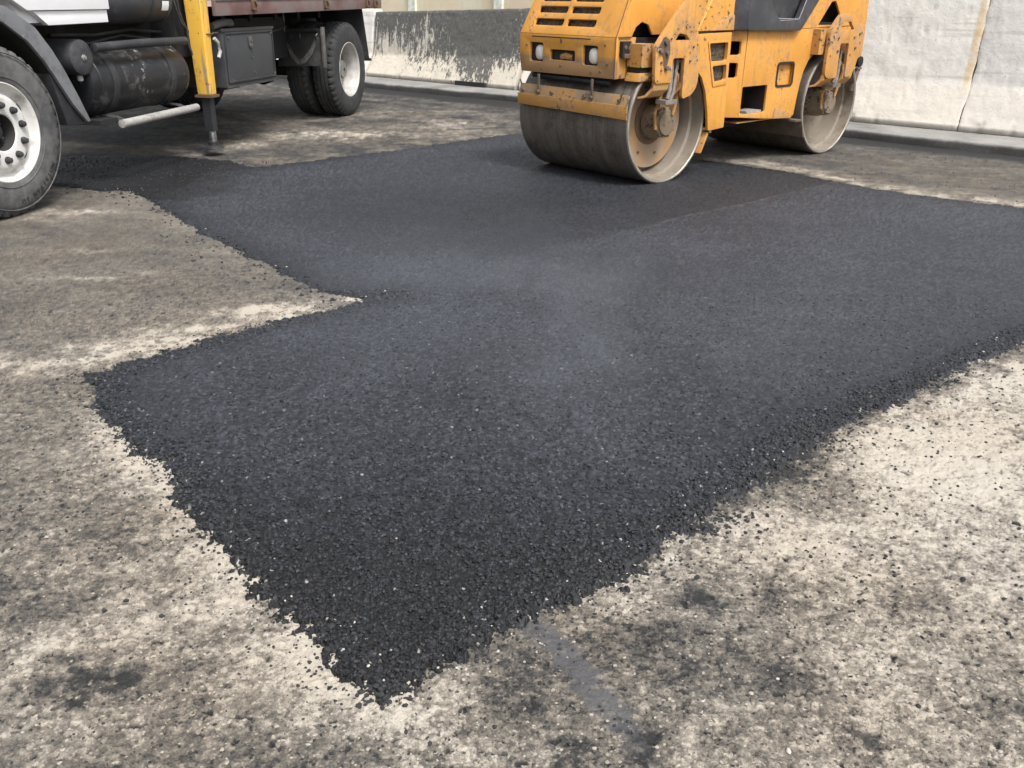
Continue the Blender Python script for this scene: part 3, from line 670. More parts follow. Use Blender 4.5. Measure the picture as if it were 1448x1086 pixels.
M_hose = worn('dusty_hose', (.13, .115, .098), dirt=(.23, .20, .165), dirt_lo=.46, dirt_hi=.66, rough=.7)
M_edge = flat('worn_steel_edge', (.32, .295, .26), .42, .5, vary=.35, scale=9)
M_dring = worn('drum_disc', (.33, .19, .08), dirt=(.255, .21, .165), dirt_lo=.40, dirt_hi=.60, chip=(.10, .07, .05), chip_th=.72, rough=.7, spots=10)

# ------------------------------------------------------------------ ROAD ROLLER
def make_roller():
    root = empty('road_roller', RO_LOC, RO_ROT)
    tag(root, 'dusty orange-yellow tandem road roller standing on the fresh asphalt', 'road roller')
    WB, DR, DW = 2.376, .468, 1.2
    # ---- drums
    for k, X in enumerate((0., WB)):
        c = (X, 0, DR)
        bm = bmn(); lathe(bm, [(DR, .008), (DR, DW - .008), (DR - .008, DW), (DR - .024, DW), (DR - .026, DW - .02), (DR - .026, .02), (DR - .024, 0), (DR - .008, 0)], c, 'y', 128, True)
        drum = obj('drum', bm, M_drum, root, bevel=0)
        bm = bmn(); lathe(bm, [(DR - .003, .006), (DR - .009, -.0012), (DR - .024, -.0012), (DR - .0275, .012)], c, 'y', 128); obj('rim_edge', bm, M_edge, drum, bevel=0, smooth=0)
        bm = bmn(); lathe(bm, [(DR - .027, .003), (DR - .032, .004), (DR - .034, .10), (DR - .060, .108), (DR - .066, .26)], c, 'y', 112); obj('inner_wall', bm, M_drin, drum, bevel=0)
        bm = bmn(); lathe(bm, [(DR - .066, .26), (.2, .262), (.001, .262)], c, 'y', 96); obj('back_plate', bm, M_drin, drum, bevel=0)
        for yy, sgn in ((.185 if k == 0 else .285, 1), (DW - .2, -1)):
            bm = bmn(); lathe(bm, [(.001, yy + .01), (.362, yy + .01), (.368, yy + .006), (.368, yy - .004 * sgn), (.362, yy - .01), (.001, yy - .01)], c, 'y', 96); disc = obj('end_disc', bm, M_dring, drum, bevel=0)
            if sgn == 1:
                for q in range(8):
                    a = 2 * PI * q / 8 + .3
                    bm = bmn(); hexnut(bm, (X + .265 * math.cos(a), yy - .022, DR + .265 * math.sin(a)), 'y', .010, .014); obj('bolt', bm, M_boltd, disc, bevel=0)
        # hub drive
        bm = bmn(); lathe(bm, [(.135, .155 if k == 0 else .28), (.13, .10), (.12, .085), (.115, .02), (.10, .012), (.095, -.005), (.06, -.012), (.001, -.012)], c, 'y', 40); hub = obj('hub', bm, M_hub, drum, bevel=0)
        yq = .174 if k == 0 else .274
        bm = bmn(); lathe(bm, [(.185, yq), (.18, yq - .006), (.14, yq - .008), (.136, yq + .004)], c, 'y', 48); obj('hub_flange', bm, M_rust, drum, bevel=0)
        for q in range(10):
            a = 2 * PI * q / 10
            bm = bmn(); hexnut(bm, (X + .108 * math.cos(a), .004, DR + .108 * math.sin(a)), 'y', .008, .012); obj('bolt', bm, M_boltd, hub, bevel=0)
        # hanger arm from the bracket down to the hub
        bm = bmn(); plate(bm, rounded([(X - .095, DR + .30), (X + .13, DR + .30), (X + .12, DR + .02), (X + .07, DR - .09), (X - .045, DR - .06), (X - .03, DR + .1)], .03), [], .052, .082); obj('drum_hanger', bm, M_yeld, root, bevel=.004)
        bm = bmn(); tube(bm, [(X - .10, -.02, DR + .27), (X - .13, -.02, DR + .2), (X - .16, .0, DR + .08), (X - .13, .01, DR - .04)], .013, 8); tube(bm, [(X + .03, -.04, DR + .36), (X + .05, -.04, DR + .2), (X + .03, -.02, DR + .06)], .013, 8); obj('hydraulic_hose', bm, M_yeld, root, bevel=0)
    # ---- side brackets over the hubs
    for k, X in enumerate((0., WB)):
        Y0, Y1 = -.095, -.065
        if k == 0:
            outer = [(-.30, .80), (-.315, 1.03), (-.24, 1.115), (.02, 1.37), (.265, 1.37), (.155, 1.14), (.175, 1.10), (.205, 1.06), (.212, .79), (.195, .72), (.14, .672), (.045, .65), (.03, .67), (.03, .945), (-.108, .945), (-.108, .775), (-.285, .775)]
            holes = [[(-.10, 1.068), (-.055, 1.118), (.03, 1.105), (.07, 1.068)]]
            nuts = [(-.27, 1.01), (-.245, .92), (-.24, .865), (-.20, 1.05), (-.13, .88), (.12, 1.02), (.17, 1.04), (.18, .93), (.085, .985), (.09, .92), (-.15, 1.08), (.02, 1.165), (-.27, .80)]
        else:
            outer = [(2.045, .82), (2.055, 1.10), (2.12, 1.18), (2.19, 1.235), (2.35, 1.24), (2.44, 1.17), (2.64, 1.15), (2.655, .88), (2.585, .86), (2.565, .78), (2.51, .705), (2.40, .70), (2.395, .995), (2.245, .995), (2.255, .70), (2.10, .70), (2.05, .735)]
            holes = [[(2.19, 1.105), (2.25, 1.17), (2.37, 1.178), (2.45, 1.11)]]
            nuts = [(2.12, 1.06), (2.10, .90), (2.20, 1.04), (2.21, .93), (2.16, 1.13), (2.18, 1.16), (2.47, 1.04), (2.56, 1.07), (2.51, .95), (2.60, 1.09), (2.44, .90), (2.59, 1.0)]
        bm = bmn(); plate(bm, rounded(outer, .022, 3), [rounded(h, .012, 2) for h in holes], Y0, Y1); br = obj('side_bracket', bm, M_yeld if k else M_brk, root, bevel=.003)
        for x, z in nuts:
            bm = bmn(); rb = random.choice((.008, .010, .0125)); hexnut(bm, (x, Y0 - .010, z), 'y', rb, .012); obj('bolt', bm, random.choice((M_bolt, M_bolt2, M_boltd, M_yeld)), br, bevel=0)
        if k == 0:
            bm = bmn(); plate(bm, rounded([(-.285, 1.025), (-.225, 1.10), (-.165, 1.075), (-.15, 1.0), (-.175, .90), (-.20, .845), (-.225, .95)], .012, 2), [], Y0 - .003, Y0 + .004); obj('greasy_plate', bm, M_rust, br, bevel=.001)
            for x, z in ((-.265, 1.0), (-.215, 1.06), (-.19, .985), (-.185, .88)):
                bm = bmn(); cyl(bm, (x, Y0 - .022, z), 'y', .017, .022, 10); obj('pin', bm, M_boltd, br, bevel=.002)
        xl, xr = (-.285, .20) if k == 0 else (2.06, 2.56); zb = .775 if k == 0 else .735
        # rounded guard horns bending inwards under the bracket
        for xa, xb, sgn in ((xl, xl + .175, -1), (xr - .165, xr, 1)):
            path = [(Y1 - .012, zb + .07), (Y1 - .02, zb + .01), (Y1 - .012, zb - .05), (Y1 + .03, zb - .098), (Y1 + .09, zb - .115)]
            bm = bmn(); rows = []
            for i, (y, z) in enumerate(path):
                sh = (-.05 if sgn < 0 else -.035) * (i / 4.) ** 2
                rows.append([bm.verts.new((xa + sh, y, z)), bm.verts.new((xb + sh, y, z))])
            for a, b in zip(rows, rows[1:]): bm.faces.new((a[0], a[1], b[1], b[0]))
            r = bmesh.ops.extrude_face_region(bm, geom=bm.faces[:]); bmesh.ops.translate(bm, vec=(0, .022, .012), verts=[g for g in r['geom'] if isinstance(g, bmesh.types.BMVert)])
            bmesh.ops.recalc_face_normals(bm, faces=bm.faces[:]); obj('bracket_horn', bm, M_yeld, br, bevel=.004, smooth=50)
        xm = (X - .045) if k == 0 else (X - .06)
        bm = bmn(); box(bm, xm - .055, xm + .065, .01, .05, .66, 1.0); obj('slot_backing', bm, M_dark, br, bevel=.004)
        bm = bmn(); tube(bm, [(xm - .01, -.045, .93), (xm - .015, -.05, .83), (xm - .05, -.075, .72), (xm - .085, -.085, .655)], .016, 8); tube(bm, [(xm + .035, -.045, .93), (xm + .04, -.05, .84), (xm + .0, -.07, .70), (xm - .05, -.085, .645)], .014, 8)
        box(bm, xm - .14, xm - .005, -.12, -.02, .622, .652); obj('hydraulic_hose', bm, M_hose, br, bevel=.002)
        bm = bmn(); box(bm, xm + .03, xm + .06, -.055, -.02, .86, .945); obj('valve', bm, M_bolt, br, bevel=.003)
    # pivot motor boxes in front of each bracket
    bm = bmn(); box(bm, -.375, -.225, -.02, .12, .885, 1.045); m = obj('pivot_housing', bm, M_yeld, root, bevel=.022, segs=3)
    bm = bmn(); box(bm, -.36, -.24, .0, .12, .845, .884); obj('housing_neck', bm, M_dark, m, bevel=.004)
    bm = bmn(); hexa(bm, [(-.40, -.02, .785), (-.215, -.02, .785), (-.215, .12, .785), (-.40, .12, .785), (-.375, -.02, .845), (-.225, -.02, .845), (-.225, .12, .845), (-.375, .12, .845)]); obj('housing_foot', bm, M_yeld, m, bevel=.012)
    bm = bmn(); box(bm, 1.975, 2.06, -.045, .10, .905, 1.115); m = obj('pivot_housing', bm, M_yeld, root, bevel=.025, segs=3)
    # ---- front frame box
    ya, yb = .125, 1.145
    out = [(ya, .80), (yb, .80), (yb + .02, .92), (yb + .02, 1.085), (ya, 1.085), (ya, .93)]
    lamps = [(.302, .458), (.892, 1.048)]
    holes = [rrect(a, b, .882, 1.022, .018) for a, b in lamps] + [rrect(.54, .814, .902, .978, .014)]
    bm = bmn(); plate(bm, out, holes, -.50, -.47, 'x'); fp = obj('front_panel', bm, M_yelf, root, bevel=.005)
    bm = bmn()
    for a, b in lamps + [(.54, .814)]: box(bm, -.44, -.432, a - .02, b + .02, .87, 1.03)
    obj('lamp_well', bm, M_rust, fp, bevel=0)
    for a, b in lamps:
        m = (a + b) / 2 - .012
        bm = bmn()
        for ring in range(1): pass
        prof = [(.001, -.040), (.030, -.037), (.045, -.028), (.052, -.012), (.054, .02)]
        rings = []
        for r, t in prof:
            rings.append([bm.verts.new((-.452 + t * .9, m + r * .98 * math.copysign(abs(math.cos(q)) ** .75, math.cos(q)), .948 + r * 1.12 * math.copysign(abs(math.sin(q)) ** .75, math.sin(q)))) for q in [2 * PI * i / 28 for i in range(28)]])
        for p, q in zip(rings, rings[1:]):
            for i in range(28): bm.faces.new((p[i], p[(i + 1) % 28], q[(i + 1) % 28], q[i]))
        bmesh.ops.recalc_face_normals(bm, faces=bm.faces[:]); obj('headlight', bm, M_lens, root, bevel=0, smooth=80)
    bm = bmn(); box(bm, -.503, -.5005, .38, 1.02, 1.064, 1.070); obj('panel_seam', bm, M_void, fp, bevel=0)
    for y, z in ((.69, 1.036), (.69, .862), (.20, .90), (.27, .845), (.23, 1.03), (1.08, 1.0), (.36, .835), (.90, .83), (.69, 1.05)):
        bm = bmn(); hexnut(bm, (-.507, y, z), 'x', .009, .009); obj('bolt', bm, M_boltd, fp, bevel=0)
    bm = bmn(); tube(bm, [(-.445, .60, .925), (-.452, .67, .935), (-.445, .72, .925)], .03, 10); obj('tow_eye', bm, M_yeld, fp, bevel=0)
    # side of the front frame
    bm = bmn(); plate(bm, [(-.468, .80), (-.31, .80), (-.27, 1.085), (-.468, 1.085)], [], .135, .16); sp = obj('frame_side', bm, M_yeld, root, bevel=.004)
    bm = bmn(); box(bm, -.45, -.36, .10, .134, .955, 1.06); obj('latch_plate', bm, M_dark, sp, bevel=.004)
    bm = bmn(); box(bm, -.44, -.32, .085, .13, .945, .975); cyl(bm, (-.42, .095, 1.02), 'y', .016, .03, 10); cyl(bm, (-.37, .095, 1.01), 'y', .02, .03, 10); obj('hood_latch', bm, M_rust, sp, bevel=.003)
    for x, z in ((-.43, .815), (-.30, .83)):
        bm = bmn(); hexnut(bm, (x, .128, z), 'y', .012, .01); obj('bolt', bm, M_boltd, sp, bevel=0)
    bm = bmn(); box(bm, -.466, .34, .165, 1.10, .82, 1.08); obj('front_frame', bm, M_dark, root, bevel=.01)
    # underside clutter over the drum
    bm = bmn(); box(bm, -.44, .3, .2, 1.08, .958, .80) if False else box(bm, -.42, -.2, .2, 1.08, .955, .99)
    tube(bm, [(-.46, .2, .765), (-.46, .6, .77), (-.45, 1.05, .775)], .02, 8); box(bm, -.45, -.30, .25, 1.0, .745, .797); cyl(bm, (-.47, .36, .765), 'y', .022, .10, 10); cyl(bm, (-.47, .60, .77), 'y', .018, .2, 10)
    obj('spray_bar', bm, M_dark, root, bevel=.003)
    # ---- hood (sloping grille face + side + top)
    top = 1.52; slope = .50
    def hx(z): return -.50 + (z - 1.088) * slope
    n_ = Vector((-1, 0, slope)).normalized()
    def H(u, vz, t):
        p = Vector((hx(vz), u, vz)); q = p + n_ * t; return (q.x, q.y, q.z)
    slots = []
    for zc0, zc1, yo in ((1.150, 1.199, 0.), (1.240, 1.288, .0), (1.322, 1.368, .0), (1.40, 1.446, 0.)):
        slots += [rrect(.375 + yo, .678, zc0, zc1, .015), rrect(.716, 1.035, zc0, zc1, .015)]
    bm = bmn(); plate(bm, [(ya, 1.088), (yb + .02, 1.088), (yb - .03, top), (ya + .03, top)], slots, -.02, .0, fn=H); hood = obj('hood', bm, M_yel, root, bevel=.004)
    bm = bmn(); plate(bm, [(.34, 1.13), (1.06, 1.13), (1.06, 1.47), (.34, 1.47)], [], -.045, -.038, fn=H); obj('grille', bm, M_mesh, hood, bevel=0)
    bm = bmn(); plate(bm, [(-.478, 1.09), (-.33, 1.09), (-.29, 1.155), (-.225, 1.19), (-.15, 1.17), (-.10, 1.10), (.42, 1.10), (.42, top), (hx(top) + .02, top)], [], ya + .001, ya + .022); obj('hood_side', bm, M_yel, hood, bevel=.004)
    bm = bmn(); plate(bm, [(-.478, 1.09), (.42, 1.09), (.42, top), (hx(top) + .02, top)], [], yb - .03, yb - .008); obj('hood_side', bm, M_yel, hood, bevel=.004)
    bm = bmn(); tube(bm, [(-.503, ya - .001, 1.085), (hx(1.3) - .002, ya + .012, 1.3), (hx(top) - .002, ya + .028, top)], .0035, 6); tube(bm, [(-.478, ya - .001, 1.087), (-.33, ya - .001, 1.088)], .004, 6); tube(bm, [(-.502, ya - .001, 1.085), (-.502, ya - .001, .80)], .003, 6); obj('grimy_seam', bm, M_rust, hood, bevel=0)
    bm = bmn(); box(bm, hx(top) + .01, .42, ya + .03, yb - .03, top, top + .02); obj('hood_top', bm, M_yel, hood, bevel=.008)
    bm = bmn(); box(bm, -.30, .40, .24, 1.05, 1.09, 1.45); obj('engine_block', bm, M_void, hood, bevel=.01)
    # ---- front scraper
    bm = bmn(); hexa(bm, [(-.505, -.02, .61), (-.495, -.02, .61), (-.495, 1.165, .61), (-.505, 1.165, .61), (-.485, -.02, .695), (-.475, -.02, .695), (-.475, 1.165, .705), (-.485, 1.165, .705)]); sb = obj('scraper_bar', bm, M_scr, root, bevel=.003)
    bm = bmn(); hexa(bm, [(-.512, -.028, .525), (-.5, -.028, .525), (-.5, 1.17, .545), (-.512, 1.17, .545), (-.515, -.028, .625), (-.507, -.028, .625), (-.507, 1.17, .63), (-.515, 1.17, .63)]); obj('scraper_blade', bm, M_scrl, sb, bevel=.003)
    for y in (.06, .42, .78, 1.12):
        bm = bmn(); hexnut(bm, (-.515, y, .655), 'x', .014, .024); obj('bolt', bm, M_boltd, sb, bevel=0)
    for y in (.34, .93):
        bm = bmn(); box(bm, -.512, -.50, y - .011, y + .011, .64, .79); cyl(bm, (-.526, y, .655), 'x', .016, .026, 10); obj('scraper_strut', bm, M_boltd, sb, bevel=.003)
    bm = bmn(); tube(bm, [(-.50, .05, .66), (-.515, .03, .70), (-.505, .02, .72)], .006, 6); tube(bm, [(-.49, 1.15, .70), (-.50, 1.155, .735)], .006, 6); obj('cable_tie', bm, M_boltd, sb, bevel=0)
    # rear edge scraper of the front drum and front scraper of the rear drum
    bm = bmn(); hexa(bm, [(.40, -.035, .20), (.42, -.035, .20), (.42, 1.15, .20), (.40, 1.15, .20), (.475, -.035, .36), (.50, -.035, .36), (.50, 1.15, .36), (.475, 1.15, .36)]); obj('drum_scraper', bm, M_yeld, root, bevel=.004)
    bm = bmn(); box(bm, 1.80, 1.90, -.02, 1.1, .335, .355); hexa(bm, [(1.90, -.02, .335), (1.915, -.02, .335), (1.915, 1.1, .335), (1.90, 1.1, .335), (1.955, -.02, .19), (1.97, -.02, .19), (1.97, 1.1, .19), (1.955, 1.1, .19)]); obj('drum_scraper', bm, M_boltd, root, bevel=.003)
    # ---- front fender panel behind the front drum
    outer = [(.20, 1.105), (.645, 1.115), (.662, .385), (.455, .375), (.425, .52), (.375, .68), (.31, .79), (.225, .86)]
    holes = [[(.365, 1.035), (.602, 1.04), (.602, .905), (.405, .90)], [(.424, .866), (.606, .875), (.612, .76), (.47, .745)]]
    bm = bmn(); plate(bm, rounded(outer, .012, 2), [rounded(h, .018, 3) for h in holes], -.055, -.03); fp2 = obj('fender_panel', bm, M_yel, root, bevel=.003)
    bm = bmn(); box(bm, .35, .63, -.025, -.018, .72, 1.06); obj('grille', bm, M_mesh, fp2, bevel=0)
    bm = bmn()
    fr = [(.345, 1.05), (.62, 1.055), (.63, .725), (.455, .71)]
    plate(bm, rounded(fr, .01, 2), [rounded(h, .018, 3) for h in holes], -.062, -.0555); obj('grille_frame', bm, M_yel, fp2, bevel=.002)
    bm = bmn(); plate(bm, [(.645, .385), (.662, .385), (.662, 1.11), (.645, 1.11)], [], -.03, .5); plate(bm, [(.455, .376), (.66, .376), (.66, .395), (.455, .395)], [], -.029, .5); obj('fender_return', bm, M_yeld, fp2, bevel=.003)
    bm = bmn(); hexnut(bm, (.50, -.04, .355), 'z', .014, .03); obj('bolt', bm, M_bolt, fp2, bevel=0)
    bm = bmn(); box(bm, .50, .64, .02, 1.15, .45, 1.05); obj('inner_frame', bm, M_dark, fp2, bevel=.01)
    # slanted cowl above it
    bm = bmn(); hexa(bm, [(.195, -.055, 1.122), (.648, -.055, 1.130), (.648, .20, 1.135), (.195, .20, 1.125), (.60, .03, 1.56), (.655, -.05, 1.56), (.655, .20, 1.56), (.60, .20, 1.56)]); cw = obj('cowl', bm, M_yel, root, bevel=.012)
    bm = bmn(); prevv = None
    arch = [(.395, 1.127), (.43, 1.165), (.49, 1.205), (.56, 1.232), (.625, 1.245), (.645, 1.235), (.652, 1.128)]
    plate(bm, arch, [], -.0665, -.050); obj('cowl_panel', bm, M_yeld, cw, bevel=.004)
    bm = bmn(); box(bm, .20, .66, -.050, .2, 1.112, 1.126); obj('cowl_gap', bm, M_void, cw, bevel=0)
    # ---- centre body
    arc = [(1.835, .40), (1.85, .52), (1.872, .65), (1.905, .76), (1.965, .855), (2.04, .90)]
    outer = [(.985, .43), (1.36, .395), (1.50, .385), (1.79, .372)] + arc + [(2.30, .92), (2.90, .90), (2.90, 1.135), (1.0, 1.118)]
    step = [(.985 + .0, .0)]
    sh = rrect(1.0, 1.365, .452, .676, .012, 2); hh = rrect(1.485, 1.735, .655, .848, .03, 4)
    bm = bmn(); plate(bm, outer, [sh, hh], .035, .055); bd = obj('body_side', bm, M_yel, root, bevel=.004)
    # darker angled face in front of it, with two square openings
    def A(u, vz, t):
        f = (u - .70) / (.985 - .70); return (u, .17 - .135 * f + t, vz)
    bm = bmn(); plate(bm, [(.70, .44), (.985, .43), (.985, 1.118), (.70, 1.115)], [rrect(.72, .945, .93, 1.035, .015, 3), rrect(.72, .935, .752, .868, .015, 3)], .0, .02, fn=A); obj('angled_side', bm, M_yel, bd, bevel=.003)
    bm = bmn(); box(bm, .68, .985, .24, .26, .45, 1.1); obj('opening_backing', bm, M_void, bd, bevel=0)
    # step pocket
    bm = bmn(); x0, x1, z0, z1 = 1.0, 1.365, .452, .676
    hexa(bm, [(x0, .056, z0), (x0 + .006, .056, z0), (x0 + .10, .25, z0), (x0 + .094, .25, z0), (x0, .056, z1), (x0 + .006, .056, z1), (x0 + .10, .25, z1), (x0 + .094, .25, z1)])
    obj('step_pocket', bm, M_yeld, bd, bevel=0)
    bm = bmn(); box(bm, x0 - .05, x1 + .03, .26, .27, z0 - .03, z1 + .03); box(bm, x1, x1 + .008, .057, .26, z0, z1); box(bm, x0, x1, .057, .26, z1 + .001, z1 + .009); obj('step_back', bm, M_dark, bd, bevel=0)
    bm = bmn(); box(bm, x0, x1, .057, .26, z0 - .012, z0 - .002); box(bm, x0 + .12, x1 - .03, .05, .2, z0 + .002, z0 + .018); obj('step_plate', bm, M_pipe, bd, bevel=.003)
    # hand-hold recess
    bm = bmn(); plate(bm, rrect(1.477, 1.743, .647, .856, .036, 4), [rrect(1.495, 1.725, .665, .838, .028, 4)], .028, .034); obj('recess_rim', bm, M_dark, bd, bevel=.001)
    bm = bmn(); hexa(bm, [(1.47, .095, .64), (1.75, .06, .64), (1.75, .09, .64), (1.47, .11, .64), (1.47, .095, .86), (1.75, .06, .86), (1.75, .09, .86), (1.47, .11, .86)]); obj('recess_back', bm, M_yel, bd, bevel=0)
    bm = bmn(); box(bm, .75, 1.8, .30, 1.15, .40, 1.10); box(bm, 1.8, 2.88, .10, 1.14, .94, 1.12); obj('body_core', bm, M_dark, bd, bevel=.01)
    bm = bmn(); plate(bm, [(.985, .43), (1.36, .395), (1.50, .385), (1.79, .372), (1.835, .40)], [], .056, .3) if False else box(bm, .99, 1.82, .056, 1.15, .378, .384)
    obj('belly_plate', bm, M_yeld, bd, bevel=0)
    bm = bmn(); plate(bm, [(1.5, .385), (1.79, .372), (1.8, .42), (1.52, .47)], [], .028, .034); obj('worn_patch', bm, M_yeld, bd, bevel=.001)
    # bumper skirt at the rear
    bm = bmn(); box(bm, 2.885, 2.905, .056, 1.145, .90, 1.4); obj('rear_face', bm, M_yel, bd, bevel=.004)
    # ---- upper rear body (triangular hole) and black plastic tank
    up = [(1.70, 1.122), (2.88, 1.140), (2.84, 1.62), (2.10, 1.62), (1.985, 1.40)]
    tri = rounded([(2.035, 1.145), (2.215, 1.34), (2.285, 1.345), (2.385, 1.235), (2.35, 1.147)], .014, 3)
    bm = bmn(); plate(bm, up, [tri], .03, .05); ub = obj('rear_cover', bm, M_yel, root, bevel=.004)
    bm = bmn(); box(bm, 1.9, 2.82, .16, .18, 1.13, 1.5); box(bm, 2.0, 2.4, .06, .16, 1.125, 1.165); obj('hole_backing', bm, M_void, ub, bevel=0)
    bm = bmn(); box(bm, 2.0, 2.84, .2, 1.12, 1.145, 1.6); obj('rear_cover_core', bm, M_yel, ub, bevel=.02)
    bm = bmn(); plate(bm, rounded([(.90, 1.122), (1.685, 1.108), (1.965, 1.40), (2.06, 1.58), (.88, 1.58)], .02, 3), [rounded([(1.205, 1.325), (1.325, 1.205), (1.64, 1.198), (1.735, 1.39), (1.72, 1.50), (1.16, 1.50)], .03, 4)], -.02, .03)
    bt = obj('water_tank', bm, M_plastic, root, bevel=.006)
    bm = bmn(); hexa(bm, [(.70, .10, 1.122), (.90, -.02, 1.122), (.90, .03, 1.122), (.70, .15, 1.122), (.68, .10, 1.58), (.88, -.02, 1.58), (.88, .03, 1.58), (.68, .15, 1.58)]); obj('tank_corner', bm, M_plastic, bt, bevel=.006)
    bm = bmn(); hexa(bm, [(1.15, .07, 1.18), (1.78, .07, 1.18), (1.78, .09, 1.18), (1.15, .09, 1.18), (1.1, .035, 1.53), (1.82, .035, 1.53), (1.82, .06, 1.53), (1.1, .06, 1.53)]); obj('tank_recess', bm, M_plastic, bt, bevel=0)
    bm = bmn(); tube(bm, [(1.325, -.019, 1.207), (1.48, -.017, 1.204), (1.635, -.019, 1.201), (1.735, -.019, 1.385)], .0035, 6); tube(bm, [(1.345, -.021, 1.190), (1.5, -.021, 1.192), (1.62, -.021, 1.199)], .0025, 6); obj('scuffed_lip', bm, M_pipe, bt, bevel=0)
    bm = bmn(); box(bm, .72, 1.98, .16, 1.1, 1.12, 1.57); obj('tank_core', bm, M_plastic, bt, bevel=.02)
    # rear lamp on its little bracket
    bm = bmn(); cyl(bm, (2.84, .0, .815), 'y', .05, .09, 20); lm = obj('rear_lamp', bm, M_void, root, bevel=.008)
    bm = bmn(); box(bm, 2.80, 2.88, .0, .03, .745, .764); hexa(bm, [(2.76, .01, .55), (2.80, .01, .55), (2.80, .04, .55), (2.76, .04, .55), (2.81, .01, .744), (2.875, .01, .744), (2.875, .04, .744), (2.81, .04, .744)]); obj('lamp_bracket', bm, M_boltd, lm, bevel=.003)
    bm = bmn(); box(bm, .6, 1.85, .35, .95, .30, .40); tube(bm, [(-.0, 1.22, .47), (.0, 1.22, .9)], .05, 10); tube(bm, [(WB, 1.22, .47), (WB, 1.22, .9)], .05, 10); obj('undercarriage', bm, M_under, root, bevel=.01)
    return root
make_roller()

# ------------------------------------------------------------------ CRANE TRUCK
def tyre_bm(Y0, sgn, R0=.53, W=.275, front=False, x=0., seg=168):
    """tread and sidewalls as one surface; grooves cut by lowering the radius"""
    ys = [.022, .006, .0, -.004, .002, .016, .034, .036, .060, .062, .075, .077, .105, .107, .12, .122, .152, .154, .167, .169, .197, .199, .212, .214, .238, .242, .258, .272, .278, .274, .27, .255]
    rs = [.292, .305, .335, .40, .46, .502, .521, .524, .5275, .5275, .5275, .5285, .5285, .5285, .5285, .529, .529, .5285, .5285, .5285, .5285, .5275, .5275, .5275, .524, .521, .502, .46, .40, .335, .305, .292]
    groove = [0] * 9 + [1, 1] + [0] * 2 + [1, 1] + [0] * 2 + [1, 1] + [0] * 2 + [1, 1] + [0] * 9
    groove = groove[:32] + [0] * (32 - len(groove))
    th = np.arange(seg) * 2 * PI / seg
    bm = bmn(); rings = []
    for j, (y, r) in enumerate(zip(ys, rs)):
        ring = []
        for i, a in enumerate(th):
            q = r
            if groove[j] and 8 <= j <= 23: q -= .012
            if 5 <= j <= 8 or 23 <= j <= 26:
                if i % 4 >= 3: q -= .020
            elif 8 < j < 23 and not groove[j]:
                if (i + j) % 6 == 0: q -= .006
            ring.append(bm.verts.new((x + q * math.cos(a), Y0 + sgn * y, R0 + q * math.sin(a))))
        rings.append(ring)
    for a, b in zip(rings, rings[1:]):
        for k in range(seg): bm.faces.new((a[k], a[(k + 1) % seg], b[(k + 1) % seg], b[k]))
    bmesh.ops.recalc_face_normals(bm, faces=bm.faces[:]); return bm
def arc_text(bm, s, c, r, a0, size, y, step):
    for i, ch in enumerate(s):
        if ch == ' ': continue
        cu = bpy.data.curves.new('t', 'FONT'); cu.body = ch; cu.size = size; cu.align_x = 'CENTER'; cu.extrude = .0012
        ob = bpy.data.objects.new('t', cu); C.objects.link(ob)
        dg = bpy.context.evaluated_depsgraph_get(); me = bpy.data.meshes.new_from_object(ob.evaluated_get(dg))
        a = a0 + i * step
        # baseline faces the wheel centre so the writing reads along the lower rim
        for v in me.vertices:
            u, w_ = v.co.x, v.co.y; rr_ = r - w_; aa = a + u / r
            v.co = Vector((c[0] + rr_ * math.cos(aa), y - v.co.z, c[2] + rr_ * math.sin(aa)))
        bm.from_mesh(me); bpy.data.objects.remove(ob); bpy.data.curves.remove(cu); bpy.data.meshes.remove(me)
    return bm
